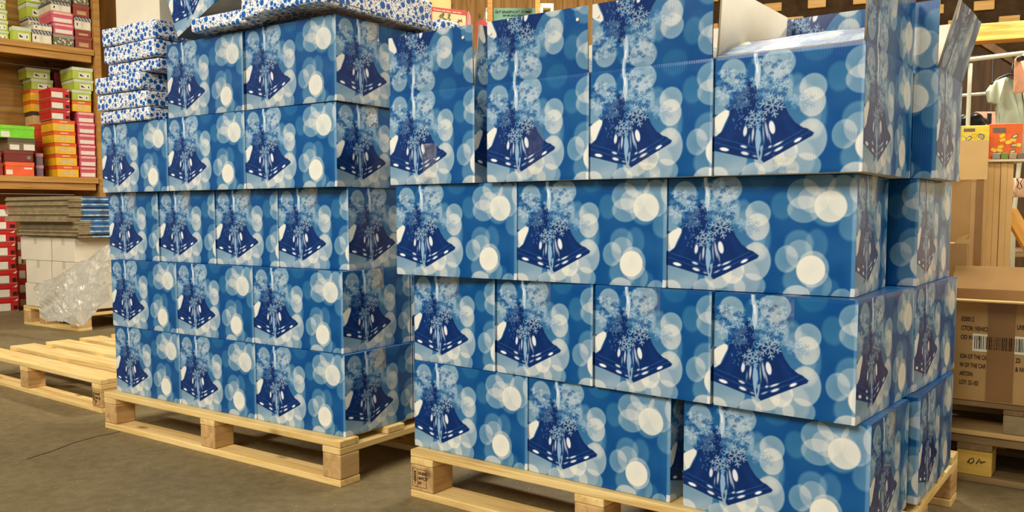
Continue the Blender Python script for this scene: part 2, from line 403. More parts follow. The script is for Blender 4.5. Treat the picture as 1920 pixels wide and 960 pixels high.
# ------------------------------------------------------------------ bell-print cartons
LB, SB, HB = .3875, .2895, .2355      # long side, short side, height
FL = .146                             # flap length
def np_mesh(name, co, faces, rgb=None, flute=None, mats=(), mi=None, smooth=False):
    me = bpy.data.meshes.new(name)
    me.vertices.add(len(co)); me.vertices.foreach_set('co', np.asarray(co, np.float32).ravel())
    faces = np.asarray(faces, np.int32); nf = len(faces)
    me.loops.add(nf*4); me.loops.foreach_set('vertex_index', faces.ravel())
    me.polygons.add(nf); me.polygons.foreach_set('loop_start', np.arange(0, nf*4, 4, dtype=np.int32))
    if mi is not None: me.polygons.foreach_set('material_index', np.asarray(mi, np.int32))
    me.update(calc_edges=True)
    if rgb is not None:
        a = me.color_attributes.new('print', 'FLOAT_COLOR', 'POINT')
        a.data.foreach_set('color', np.hstack([lin(rgb), np.ones((len(rgb), 1))]).astype(np.float32).ravel())
    if flute is not None:
        u = me.uv_layers.new(name='flute'); u.data.foreach_set('uv', np.asarray(flute, np.float32)[faces.ravel()].ravel())
    for m in mats: me.materials.append(m)
    if smooth: me.polygons.foreach_set('use_smooth', np.ones(nf, bool))
    me.validate(clean_customdata=False)
    return me
def grid_faces(nc, nr, off=0, wrap=False):
    i = np.arange(nr-1)[:, None]; j = np.arange(nc-(0 if wrap else 1))[None, :]
    j2 = (j+1) % nc if wrap else j+1
    a = i*nc+j; b = i*nc+j2; c = (i+1)*nc+j2; d = (i+1)*nc+j
    return np.stack([x.ravel() for x in (a, b, c, d)], 1)+off
def edge_trim(rgb, u, v):
    """the lighter printed strip with its white tab along the right-hand fold"""
    m = np.clip((u-.975)/.006, 0, 1)*.35
    rgb = rgb*(1-m[:, None])+np.array([.72, .80, .86])*m[:, None]
    m = ((u > .976)*(v > .93)*(v >= 0)).astype(float)*.8
    return rgb*(1-m[:, None])+np.array([.93, .92, .88])*m[:, None]
def side_rgb(ul, v, wlen):
    """ul metres from the face's left fold"""
    rgb = art_rgb(ul/LB, v); return edge_trim(rgb, ul/wlen, v)
def body_mesh(long_front, opened, fl_amt):
    a, b = (LB, SB) if long_front else (SB, LB)
    nr = 170
    # perimeter order seen from outside, left to right: front(-y), right(+x), back(+y), left(-x)
    segs = [((0, 0), (a, 0), 260 if long_front else 210), ((a, 0), (a, b), 200 if long_front else 240), ((a, b), (0, b), 36), ((0, b), (0, 0), 70)]
    cx, cy, ul, wl = [], [], [], []
    r = .0022
    for (p, q, n) in segs:
        L = math.hypot(q[0]-p[0], q[1]-p[1]); dx, dy = (q[0]-p[0])/L, (q[1]-p[1])/L
        s = np.concatenate([[r*.35], np.linspace(r, L-r, n), [L-r*.35]])
        off = np.where((s < r) | (s > L-r), r*.22, 0.0)
        off = off - .0006*np.sin(np.pi*s/L)          # sides belly out a little
        cx.append(p[0]+dx*s-dy*off); cy.append(p[1]+dy*s+dx*off); ul.append(s); wl.append(np.full(len(s), L))
    cx, cy, ul, wl = map(np.concatenate, (cx, cy, ul, wl)); nc = len(cx)
    v = np.linspace(0, 1, nr)
    V, U = np.meshgrid(v, ul, indexing='ij'); W = np.broadcast_to(wl, V.shape)
    rgb = side_rgb(U.ravel(), V.ravel(), W.ravel())
    X = np.broadcast_to(cx, V.shape); Y = np.broadcast_to(cy, V.shape)
    ctr = (a/2, b/2); k = 1-.0035*np.clip((np.abs(V-.5)-.47)/.03, 0, 1)
    X = ctr[0]+(X-ctr[0])*k; Y = ctr[1]+(Y-ctr[1])*k
    co = np.stack([X.ravel(), Y.ravel(), (HB*(1-V)).ravel()], 1)
    f = grid_faces(nc, nr, 0, True)[:, ::-1]
    flute = np.stack([U.ravel(), np.full(U.size, fl_amt)], 1)
    mi = np.zeros(len(f), int)
    def addq(q, col, m):
        nonlocal co, rgb, flute, f, mi
        n0 = len(co); co = np.vstack([co, q]); rgb = np.vstack([rgb, np.tile(col, (4, 1))]); flute = np.vstack([flute, np.zeros((4, 2))])
        f = np.vstack([f, [[n0, n0+1, n0+2, n0+3]]]); mi = np.append(mi, m)
    blue = (.05, .36, .62)
    t = .004
    if opened:
        z0 = .005; pts = [(t, t), (a-t, t), (a-t, b-t), (t, b-t)]
        for i in range(4):
            p, q = pts[i], pts[(i+1) % 4]
            addq([(p[0], p[1], z0), (p[0], p[1], HB), (q[0], q[1], HB), (q[0], q[1], z0)], (1, 1, 1), 1)
        addq([(t, t, z0), (a-t, t, z0), (a-t, b-t, z0), (t, b-t, z0)], (1, 1, 1), 1)
        o = [(0.001, .001), (a-.001, .001), (a-.001, b-.001), (.001, b-.001)]
        for i in range(4):
            p, q, p2, q2 = o[i], o[(i+1) % 4], pts[i], pts[(i+1) % 4]
            addq([(p[0], p[1], HB), (q[0], q[1], HB), (q2[0], q2[1], HB-.0005), (p2[0], p2[1], HB-.0005)], (1, 1, 1), 2)
    e = .002
    addq([(e, e, .0), (e, b-e, .0), (a-e, b-e, .0), (a-e, e, .0)], blue, 2 if not opened else 1)
    if not opened: addq([(e, e, HB-.003), (a-e, e, HB-.003), (a-e, b-e, HB-.003), (e, b-e, HB-.003)], blue, 1)
    return np_mesh('carton_body', co, f, rgb, flute, (M['art'], M['liner'], M['flute']), mi)
def flap_mesh(width, length, dense=True, taper=.004, vmax=None):
    """flap standing up from its fold at z=0, outside towards -y, x from 0 to width; print mirrors about the fold"""
    nc, nr = (int(width/.39*260), int(length/.2355*170)) if dense else (60, 24)
    u = np.linspace(0, 1, nc); s = np.linspace(0, 1, nr)
    Sg, Ug = np.meshgrid(s, u, indexing='ij')
    x = taper+Ug*(width-2*taper); x = x+(1-Sg)*0
    co = np.stack([x.ravel(), (-.0022+.0012*np.sin(Ug*9)*Sg).ravel(), (Sg*length).ravel()], 1)
    rgb = art_rgb(x.ravel()/LB, -Sg.ravel()*length/HB)
    flute = np.stack([x.ravel(), np.full(x.size, 1.0)], 1)
    f = grid_faces(nc, nr); mi = np.zeros(len(f), int); n0 = len(co)
    t = .0022; x0, x1 = taper, width-taper
    b8 = [(x0, -t+.0005, 0), (x1, -t+.0005, 0), (x1, -t+.0005, length), (x0, -t+.0005, length), (x0, t, 0), (x1, t, 0), (x1, t, length), (x0, t, length)]
    co = np.vstack([co, b8]); rgb = np.vstack([rgb, np.ones((8, 3))]); flute = np.vstack([flute, np.zeros((8, 2))])
    q = np.array([(4, 7, 6, 5), (0, 4, 5, 1), (3, 2, 6, 7), (0, 3, 7, 4), (1, 5, 6, 2)])+n0
    f = np.vstack([f, q]); mi = np.append(mi, [1, 1, 2, 2, 2])
    return np_mesh('flap', co, f, rgb, flute, (M['art'], M['liner'], M['flute']), mi)
MESH = {(lf, op): body_mesh(lf, op, .35 if op else .12) for lf in (0, 1) for op in (0, 1)}
MESH['fluted'] = body_mesh(1, 0, .9)
FLAPS = {'L': flap_mesh(LB, FL), 'S': flap_mesh(SB, FL)}
def lid_mesh(a, b):
    bm = bmesh.new(); add_box(bm, 0, a, 0, b, 0, .003, .0008, 1); 
    me = bpy.data.meshes.new('lid'); bm.to_mesh(me); bm.free()
    at = me.color_attributes.new('print', 'FLOAT_COLOR', 'POINT')
    n = len(me.vertices); at.data.foreach_set('color', np.tile(list(lin(np.array([.10, .42, .68])))+[1], n).astype(np.float32))
    me.uv_layers.new(name='flute'); me.materials.append(M['art']); return me
LIDS = {1: lid_mesh(LB-.006, SB/2-.003), 0: lid_mesh(SB/2-.003, LB-.006)}
def tape_mesh(long_front):
    """clear tape along the closing seam, turned down over both short sides"""
    a, b = (LB, SB)
    me = bpy.data.meshes.new('tape'); w2 = .024; e = .0009; zt = HB+.0012
    c = SB/2
    pts = [(-e, HB-.06), (-e, HB-.02), (-e, zt), (LB/2, zt), (LB+e, zt), (LB+e, HB-.02), (LB+e, HB-.06)]
    vs = []
    for (x, z) in pts:
        for y in (c-w2, c+w2):
            vs.append((x, y, z) if long_front else (SB-y, x, z))
    fs = [(2*i, 2*i+1, 2*i+3, 2*i+2) for i in range(len(pts)-1)]
    me.from_pydata(vs, [], fs); me.materials.append(M['tape']); return me
TAPE = {1: tape_mesh(1), 0: tape_mesh(0)}
def link(name, me, parent, loc=(0, 0, 0), rot=(0, 0, 0)):
    o = bpy.data.objects.new(name, me); C.objects.link(o); o.parent = parent; o.location = loc; o.rotation_euler = rot; return o
def carton(frame, u, v, z, lf, label, group, rot=0.0, flaps=None, body=None, scale=(1, 1, 1)):
    """frame: (x, y, yaw) of the tier; u, v place of the carton's front-left corner in it"""
    fx, fy, fa = frame
    r = empty('printed_carton', (fx+u*math.cos(fa)-v*math.sin(fa), fy+u*math.sin(fa)+v*math.cos(fa), z), fa+rot, label, 'cardboard box', group)
    r.scale = scale
    op = 1 if flaps is not None else 0
    link('carton_body', MESH[body] if body else MESH[(lf, op)], r)
    a, b = (LB, SB) if lf else (SB, LB)
    if not op:
        if lf:
            link('top_flap', LIDS[1], r, (.003, .003, HB-.0028)); link('top_flap', LIDS[1], r, (.003, SB/2+.001, HB-.0028))
        else:
            link('top_flap', LIDS[0], r, (.003, .003, HB-.0028)); link('top_flap', LIDS[0], r, (SB/2+.001, .003, HB-.0028))
        link('clear_tape', TAPE[lf], r)
    else:
        # flaps: dict side -> outward lean in degrees from upright
        for side, lean in flaps.items():
            th = math.radians(lean)
            if side == 'front': link('front_flap', FLAPS['L' if lf else 'S'], r, (0, .003, HB+.0005), (th, 0, 0))
            if side == 'back': link('back_flap', FLAPS['L' if lf else 'S'], r, (a, b-.003, HB+.0005), (th, 0, math.pi))
            if side == 'right': link('side_flap', FLAPS['S' if lf else 'L'], r, (a-.003, 0, HB+.0005), (th, 0, math.pi/2))
            if side == 'left': link('side_flap', FLAPS['S' if lf else 'L'], r, (.003, b, HB+.0005), (th, 0, -math.pi/2))
    return r
# ------------------------------------------------------------------ pallets
def pallet(loc, yaw, label, L=1.2, D=.85, H=.132, bw=.072, nb=5, mats=('pallet', 'pallet_end'), mid=.56, brd=.075, group=None):
    r = empty('wooden_pallet', loc, yaw, label, 'pallet', group)
    tb = H/.132*.02; hb = H-3*tb
    xs = [0, mid*L/1.2+.001, L-bw]; ys = [0, D/2-bw/2, D-bw]
    bd = bw*1.08
    for y in ys:                          # runners on the floor, along the length
        box('bottom_board', 0, L, 0, bd, 0, tb, M[mats[0]], r, .0025, (0, y if y < D-bw-.01 else D-bd, 0))
    for x in xs:
        for y in ys:
            box('block', 0, bw, 0, bw*1.05, 0, hb-.0006, M[mats[1]], r, .004, (x, min(y, D-bw*1.05)+.0005, tb+.0003))
        bm = bmesh.new(); add_box(bm, 0, D, -bw, 0, 0, tb-.0004, .0025)
        bm_obj('stringer_board', bm, M[mats[0]], r, (x, 0, tb+hb), (0, 0, math.pi/2))
    for k in range(nb):
        y = k*(D-brd)/(nb-1)
        box('deck_board', 0, L, 0, brd, 0, tb-.0004, M[mats[0]], r, .0025, (0, y, 2*tb+hb))
    return r
def text(body, parent, loc, rot, size, m=None, sx=1.0, name='print', align='LEFT', ext=.0002):
    d = bpy.data.curves.new(name, 'FONT'); d.body = body; d.size = size; d.extrude = ext; d.align_x = align; d.offset = size*.012
    d.materials.append(m or M['ink'])
    tmp = bpy.data.objects.new(name, d); C.objects.link(tmp)
    me = bpy.data.meshes.new_from_object(tmp.evaluated_get(bpy.context.evaluated_depsgraph_get()))
    bpy.data.objects.remove(tmp)
    o = bpy.data.objects.new(name, me); C.objects.link(o); o.location = loc; o.rotation_euler = rot; o.scale = (sx, 1, 1); o.parent = parent
    return o
def stamp(parent, x, y, z, w=.05, h=.05, words=('DE-ENT', 'ANTCZT', 'HT')):
    """burned plant-protection stamp on the front of a block"""
    bm = bmesh.new(); e = .0009; t = .0004
    for a in ((0, w, 0, e), (0, w, h-e, h), (0, e, 0, h), (w-e, w, 0, h), (w*.36, w*.36+e, 0, h)):
        add_box(bm, a[0], a[1], -t, 0, a[2], a[3])
    # wheat-ear sign in the left cell
    cx = w*.18
    add_box(bm, cx-.0006, cx+.0006, -t, 0, h*.12, h*.86)
    for k in range(5):
        for sg in (-1, 1):
            add_box(bm, 0, w*.13, -t, 0, -.0009, .0009, mat=Matrix.Translation((cx, 0, h*(.30+.12*k))) @ Matrix.Rotation(-(.7 if sg > 0 else math.pi-.7), 4, 'Y'))
    s = bm_obj('stamp', bm, M['ink'], parent, (x, y, z))
    for i, wd in enumerate(words):
        text(wd, s, (w*.42, -.0003, h*(.70-.27*i)), (math.pi/2, 0, 0), h*.22, sx=.78)
    return s
# ================================================================== THE SETTING
def struct(name, *a, **k):
    o = box(name, *a, **k); o['kind'] = 'structure'; return o
ws = struct('wall_bounce', 5.2, 5.25, -3, 7.4, 0, 4.2, plain('pale_bounce_wall', (206, 190, 158), .8, .1))  # out-of-view pale wall, added for its warm reflection in the cartons' right faces
fl = struct('floor', -12, 12, -3, 14, -.05, 0, M['floor'])
# hairline joint in the floor
bm = bmesh.new()
cr = [PZ(50, 860), PZ(95, 846), PZ(140, 829), PZ(180, 818), PZ(215, 811), PZ(262, 800)]
for p, q in zip(cr, cr[1:]):
    d = (q-p).normalized(); n = Vector((-d.y, d.x, 0))*.0022
    vs = [bm.verts.new((x.x, x.y, .0006)) for x in (p-n, q-n, q+n, p+n)]; bm.faces.new(vs)
o = bm_obj('trim_1', bm, plain('dark_joint', (34, 29, 22), .9, .1)); o['kind'] = 'structure'
# shelf wall line (left), running back to the right
SO = Vector((-4.18, 7.0, 0)); SD = Vector((.6914, .7225, 0)).normalized(); SN = Vector((-SD.y, SD.x, 0))
SYAW = math.atan2(SD.y, SD.x)
def shelf_t(px, off=0.0):
    """distance along the shelf where image column px meets the plane set back by off"""
    k = (px-960)/F; o = SO+SN*off
    # X = k*Y (level approximation)
    return (k*o.y-o.x)/(SD.x-k*SD.y)
DEP = .62
T0, T1 = -1.6, shelf_t(190)+.0
sh = empty('wall_shelving', SO, SYAW, 'pine wall shelving with two plank shelves holding shoe boxes', 'shelf')
ZU, ZL = 2.19, 1.085
for z, n_ in ((ZU, 'upper'), (ZL, 'lower')):
    box('shelf_board', T0, T1-.0, 0, DEP, z-.05, z, M['shelf_wood'], sh, .003)
    box('shelf_batten', T0, T1-.02, .02, .06, z-.11, z-.05, M['shelf_wood'], sh, .002)
box('side_post', T1+.005, T1+.055, .0, DEP, 0, 3.4, M['shelf_wood'], sh, .003)
for k in range(18):
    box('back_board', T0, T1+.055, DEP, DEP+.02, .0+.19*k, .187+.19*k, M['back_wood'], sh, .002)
# back walls of knotty boards
bw_ = empty('wall_back', (0, 0, 0)); bw_['kind'] = 'structure'
def board_wall(name, p, q, z0, z1, m, bwid=.16, parent=None):
    d = (q-p); L = d.length; ya = math.atan2(d.y, d.x); n = int(L/bwid)
    bm = bmesh.new()
    for k in range(n): add_box(bm, k*bwid, (k+1)*bwid-.004, 0, .02, z0, z1, .002, 1)
    o = bm_obj(name, bm, m, parent, p, (0, 0, ya)); return o
pe = SO+SD*(T1+.06)+SN*DEP
w1 = board_wall('wall_left', Vector((pe.x, pe.y, 0)), Vector((1.9, 9.2, 0)), 0, 3.7, M['wall_wood']); w1['kind'] = 'structure'
bpy.data.objects.remove(bw_)
# right-hand back wall: dark boards with light block ends above, lit beam below it
RY = Vector((1.9, 9.2, 0)); RE = Vector((8.6, 6.4, 0)); rd = (RE-RY).normalized(); ryaw = math.atan2(rd.y, rd.x)
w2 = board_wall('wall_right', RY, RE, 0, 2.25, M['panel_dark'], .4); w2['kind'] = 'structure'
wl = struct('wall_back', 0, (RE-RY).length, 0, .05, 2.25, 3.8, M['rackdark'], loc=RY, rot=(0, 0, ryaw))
bm = bmesh.new()
rng = random.Random(3)
for r_ in range(9):
    for k in range(34):
        if (k+r_) % 2: continue
        x = .1+k*.21; z = 2.34+r_*.155
        add_box(bm, x, x+.17, -.035, .0, z, z+.085, .004, 1)
o = bm_obj('trim_2', bm, M['block_wood'], None, RY, (0, 0, ryaw)); o['kind'] = 'structure'
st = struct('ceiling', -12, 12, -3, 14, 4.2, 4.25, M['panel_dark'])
# long roof beam crossing on the right
bpt = P(1730, 66, 5.2); bqt = P(1990, 32, 4.9)
dv = bqt-bpt
bm = bmesh.new(); add_box(bm, 0, 2.6, 0, .12, -.0, .10, .004)
o = bm_obj('trim_3', bm, M['beam_wood'], None, P(1640, 92, 5.2), (0, -.02, math.atan2(-.30, 1))); o['kind'] = 'structure'
bm = bmesh.new(); add_box(bm, 0, 1.7, 0, .05, 0, .05, .003)
o = bm_obj('trim_4', bm, M['panel_dark'], None, P(1815, 70, 6.0), (0, .62, -.3)); o['kind'] = 'structure'

# ================================================================== THE TWO LOADED PALLETS
LX, LY, LA = -1.4676, 3.046, -.6074
RX, RYY, RA = -.2767, 2.2881, -.6366
HP, HT = .1319, .2371
lp = pallet((LX, LY, 0), LA, 'light pine pallet carrying the left stack of bell-print cartons', D=.8536, group=None)
rp = pallet((RX, RYY, 0), RA, 'light pine pallet under the right stack of open cartons, stamped DE-ENT', D=.8536, bw=.080, mid=.524)
stamp(rp, .008, -.0006, .032, .05, .05)
def tier_frame(side, o, d, y):
    x0, y0, a = (LX, LY, LA) if side == 'l' else (RX, RYY, RA)
    return (x0+o*math.cos(a)-d*math.sin(a), y0+o*math.sin(a)+d*math.cos(a), a+y)
ORD = {0: 'leftmost', 1: 'second from left', 2: 'third from left', 3: 'rightmost'}
def ordw(i, n): return 'leftmost' if i == 0 else ('rightmost' if i == n-1 else ORD[i])
LT = {1: (.0285, -.0015, .004, .989), 2: (.0194, -.0022, .014, .9855), 3: (-.0101, .0139, .0274, 1.009), 4: (-.0036, -.0082, .011, 1.0018), 5: (.0061, -.002, -.0008, 1.0006)}
RT = {1: (-.0146, .0368, -.0204, 1.0272), 2: (-.0167, .0411, -.0481, 1.0107), 3: (-.0287, -.0108, .042, .9989), 4: (0, -.022, 0, 1.003)}
BS = .2925; LDI, RDI = .0341, -.0053
TN = {1: 'bottom tier', 2: 'second tier up', 3: 'third tier up', 4: 'fourth tier up', 5: 'top tier'}
jr = random.Random(11)
for t in (1, 2, 3, 4, 5):
    o_, d_, y_, w_ = LT[t]; fr = tier_frame('l', o_, d_, y_); z = HP+(t-1)*HT+.0008
    g = 'bell-print cartons on the left pallet'
    if t == 3:
        for k in range(4):
            gap = .0035 if k in (1, 2) else 0
            carton(fr, k*BS*w_+gap, LDI+jr.uniform(0, .002), z, 0, 'end-on bell-print carton, %s of four, third tier, left pallet' % ordw(k, 4), g)
        carton(fr, 3*BS*w_, LDI+LB+.006, z, 0, 'shaded bell-print carton behind the rightmost one, third tier, left pallet', g)
    elif t == 5:
        for k in (1, 2):
            carton(fr, k*BS*4/3*w_+(-.008 if k == 1 else .001), LDI+.002, z, 1, ('faded ribbed bell-print carton beside the wrapped parcels, top tier of left pallet', 'faded ribbed bell-print carton at the right end of the left pallet, top tier')[k-1], g, body='fluted')
        carton(fr, 3*BS*4/3*w_-SB, LDI+SB+.007, z, 0, 'dark shaded bell-print carton at the rear right of the left stack, top tier', g)
    else:
        for k in range(3):
            carton(fr, k*BS*4/3*w_, LDI+jr.uniform(0, .002), z, 1, 'long bell-print carton, %s of three, %s, left pallet' % (('leftmost', 'middle', 'rightmost')[k], TN[t]), g, scale=(min(1, w_), 1, 1))
        carton(fr, 4*BS*w_-SB-.001, LDI+SB+.007, z, 0, 'shaded bell-print carton behind the rightmost one, %s, left pallet' % TN[t], g)
g = 'bell-print cartons on the right pallet'
for t in (1, 2, 3):
    o_, d_, y_, w_ = RT[t]; fr = tier_frame('r', o_, d_, y_); z = HP+(t-1)*HT+.0008
    if t == 2:
        for k in range(4):
            carton(fr, k*BS*w_, RDI+jr.uniform(0, .002), z, 0, 'end-on bell-print carton, %s of four, second tier, right pallet' % ordw(k, 4), g)
        carton(fr, 3*BS*w_+.002, RDI+LB+.007, z, 0, 'bell-print carton behind the rightmost one, second tier, right pallet', g)
    else:
        for k in range(3):
            u = k*BS*4/3*w_
            if t == 1: u = (0, .3905, .809)[k]
            carton(fr, u, RDI+jr.uniform(0, .002), z, 1, 'long bell-print carton, %s of three, %s, right pallet' % (('leftmost', 'middle', 'rightmost')[k], TN[t]), g)
# rear cartons whose ends show past the front row
fr0 = (RX, RYY, RA)
carton(fr0, 1.205-SB, .322, HP+.0008, 0, 'bell-print carton at the rear right of the bottom tier, right pallet', g)
carton(fr0, 1.178-SB, .372, HP+2*HT+.0008, 0, 'bell-print carton at the rear right of the third tier, right pallet', g)
o_, d_, y_, w_ = RT[4]; fr = tier_frame('r', o_, d_, y_); z = HP+3*HT+.0008
og = 'open bell-print cartons on top of the right pallet'
NG = .0
ocs = []
for k, (u, v, fl_, lab) in enumerate((
    (-.043, 0, {'front': 2, 'back': 4, 'right': 6}, 'open bell-print carton with upright flap, leftmost on the right stack'),
    (.284, .0, {'front': 1, 'back': 3, 'left': -55, 'right': -60}, 'open bell-print carton with upright flap, second from left on the right stack'),
    (.577, -.001, {'front': 0, 'back': 5, 'left': -50, 'right': -58}, 'open bell-print carton with tallest upright flap, third from left, right stack'),
    (.870, -.002, {'front': -70, 'left': -3, 'right': 1}, 'open bell-print carton with front flap folded in and white inside showing'))):
    ocs.append(carton(fr, u, v, z, 0, lab, og, flaps=fl_))
carton(fr, 1.208-LB, LB+.012, z, 1, 'open bell-print carton behind the right end, its side flap leaning outwards', og, flaps={'front': -2, 'back': 2, 'right': 15, 'left': 8})
# little white staples/eyelets on the flaps
bm = bmesh.new()
for k in (0, 1, 2):
    pass
bm.free()
for k, pts in ((0, [(SB-.032, .118)]), (1, [(.014, .118), (SB-.030, .118)]), (2, [(.018, .119)])):
    ff = [c for c in ocs[k].children if c.name.startswith('front_flap')][0]
    for (x, zz) in pts:
        bm = bmesh.new()
        r = bmesh.ops.create_cone(bm, cap_ends=True, segments=18, radius1=.0042, radius2=.0036, depth=.0012)
        bmesh.ops.create_cone(bm, cap_ends=True, segments=12, radius1=.0016, radius2=.0016, depth=.0018)
        bm_obj('eyelet', bm, M['liner'], ff, (x, -.0034, zz), (math.pi/2, 0, 0))
# strips of clear tape coming up over the bottom seam of the open cartons
for k in range(4):
    bm = bmesh.new(); n = 8; hh = (.10, .13, .05, .035)[k]
    vs = [[bm.verts.new((SB/2+sx, -.0035-.0008*math.sin(i*1.7+k), .002+hh*i/n)) for sx in (-.024, .024)] for i in range(n+1)]
    for i in range(n): bm.faces.new((vs[i][0], vs[i][1], vs[i+1][1], vs[i+1][0]))
    bm_obj('clear_tape', bm, M['tape'], ocs[k])

# ================================================================== WRAPPED PARCELS ON THE LEFT STACK
def soft_box(name, L, W, H, m, parent=None, loc=(0, 0, 0), rot=(0, 0, 0), seed=0, amt=.004, bend=0.0):
    bm = bmesh.new(); add_box(bm, 0, L, 0, W, 0, H, .006, 2)
    bmesh.ops.subdivide_edges(bm, edges=[e for e in bm.edges if e.calc_length() > .03], cuts=7, use_grid_fill=True)
    from mathutils import noise
    for v in bm.verts:
        n = noise.noise_vector(v.co*14+Vector((seed*7.3, seed, 2)))
        v.co += n*amt; v.co.z += bend*math.sin(math.pi*min(1, max(0, v.co.x/L)))
        if v.co.z < 0 and bend == 0: v.co.z = 0
    return bm_obj(name, bm, m, parent, loc, rot, True)
def parcel(frame, u, v, z, L, W, H, label, rot=0, seed=0, ry=0, amt=.0035, bend=0):
    fx, fy, fa = frame
    r = empty('wrapped_parcel', (fx+u*math.cos(fa)-v*math.sin(fa), fy+u*math.sin(fa)+v*math.cos(fa), z), fa+rot, label, 'parcel', 'blue-dotted wrapped parcels')
    r.rotation_euler = (0, ry, fa+rot)
    soft_box('wrapped_body', L, W, H, M['dots'], r, seed=seed, amt=amt, bend=bend)
    # folded triangular paper end
    bm = bmesh.new()
    add_prism(bm, [(.004, H*.12), (W*.5, H*.62), (W-.004, H*.12)], 0, .0022)
    bm_obj('paper_fold', bm, M['dots'], r, (L+.0040, 0, 0), (0, 0, math.pi/2))
    return r
fr4 = tier_frame('l', *LT[4][:3]); z4 = HP+4*HT+.001
ph = [(.045, -.012, -.020, .285, 'lowest'), (.057, -.020, -.026, .288, 'second lowest'), (.060, -.022, -.030, .270, 'third from the bottom'),
      (.0415, .040, -.018, .285, 'fourth from the bottom'), (.059, .026, -.022, .300, 'second from the top'), (.063, .024, -.026, .305, 'topmost')]
zz = z4
for i, (h_, u_, v_, L_, nm) in enumerate(ph):
    parcel(fr4, u_+.035, v_+.040, zz, L_, .24, h_-.003, 'blue-dotted wrapped parcel, %s in the pile at the left end' % nm, rot=(0, .01, -.012, .02, -.015, .012)[i], seed=i+1, amt=.0026)
    zz += h_
wc = empty('white_carton', (0, 0, 0), 0, 'plain white carton lying on top of the dotted parcel pile', 'cardboard box')
wl_ = (fr4[0]+.03*math.cos(fr4[2])+.0*.1, fr4[1]+.03*math.sin(fr4[2]), zz+.001)
wc.location = (fr4[0]+.085*math.cos(LA)-.055*math.sin(LA), fr4[1]+.085*math.sin(LA)+.055*math.cos(LA), zz+.002); wc.rotation_euler = (0, 0, LA+.03)
box('carton_body', 0, .245, 0, .2, 0, .13, M['white_carton'], wc, .002)
box('lid', -.002, .247, -.002, .202, .132, .145, M['white_carton'], wc, .002)
# parcels lying over the top tier
fr5 = tier_frame('l', *LT[5][:3]); z5 = HP+5*HT+.003
parcel(fr5, .585, -.012, z5+.004, .255, .16, .040, 'thin blue-dotted parcel lying at the front of the top tier', seed=12, rot=.01, ry=-.0, amt=.003, bend=.004)
parcel(fr5, .848, -.030, z5+.008, .350, .44, .088, 'largest blue-dotted parcel, draped over the right end of the left stack', seed=14, amt=.006, bend=.012, rot=.0, ry=.0)
parcel(fr5, 1.03, .415, z5+.004, .20, .10, .040, 'small blue-dotted parcel poking out behind the largest one, beside the grey carton', seed=17, amt=.004)
# tilted carton leaning on the pile
tc = carton(fr5, .425, .05, z5+.02, 0, 'tilted bell-print carton leaning over the wrapped parcels at the top left', 'bell-print cartons on the left pallet', rot=.0)
tc.rotation_euler = (0, -.40, LA)
None and carton(fr5, .74, .30, z5+.05, 1, 'bell-print carton standing behind the thin dotted parcel on the left stack', 'bell-print cartons on the left pallet')

# ================================================================== EMPTY PALLET AT THE LEFT
a3 = math.atan2(3.237-3.774, -1.571+2.273)
p3 = (-1.582-1.2*math.cos(a3), 3.261-1.2*math.sin(a3), 0)
ep = pallet(p3, a3, 'empty pine pallet lying at the left beside the loaded pallet', L=1.2, D=.95, brd=.115, nb=6, mid=.50)
stamp(ep, 1.2-.066, -.0006, .030, .054, .056)

# ================================================================== WHITE CARTONS PALLET, BACK LEFT
FRc = PZ(146.5, 621); FLc = PZ(45, 607)
ya = math.atan2(FRc.y-FLc.y, FRc.x-FLc.x)
# its right-hand long side runs away to the right
PL = (FRc-FLc).length
wp = pallet((FLc.x, FLc.y, 0), ya, 'pale pallet at the back left, carrying white cartons under stretch film', L=PL, D=1.2, H=.135, bw=.09, mid=.3*1.2, brd=.1)
stamp(wp, PL-.002, .012, .03, .05, .055).rotation_euler = (0, 0, math.pi/2)
wz = .1365
wg = 'white cartons on the back left pallet'
rows = [('lowest row', .02, [(0, .33), (.335, .33)], .157), ('middle row', .04, [(0, .33), (.335, .31)], .157), ('top row', -.02, [(0, .40), (.405, .285)], .157)]
def wcart(x, y, z, w_, d_, h_, lab):
    c = empty('white_carton', FLc, ya, lab, 'cardboard box', wg)
    m4 = Matrix.Rotation(ya, 4, 'Z'); p = m4 @ Vector((x, y, 0)); c.location = (FLc.x+p.x, FLc.y+p.y, z)
    bm = bmesh.new(); add_box(bm, 0, w_, 0, d_, 0, h_, .003); bm_obj('carton_body', bm, M['white_carton'], c)
    bm = bmesh.new(); add_box(bm, w_/2-.02, w_/2+.02, -.0012, d_+.0012, h_*.7, h_+.001, .0005, 1); bm_obj('packing_tape', bm, M['tape'], c)
for i, (nm, off, cs, hh) in enumerate(rows):
    for j, (x, w_) in enumerate(cs):
        wcart(x+off+.02, .0, wz+i*.159, w_*PL/.70, .46, hh, 'plain white carton, %s of the %s on the back left pallet' % (('left one', 'right one')[j], nm))
    wcart(off+.32, .475, wz+i*.159, .40, .55, hh, 'plain white carton at the far side, %s, back left pallet' % nm)
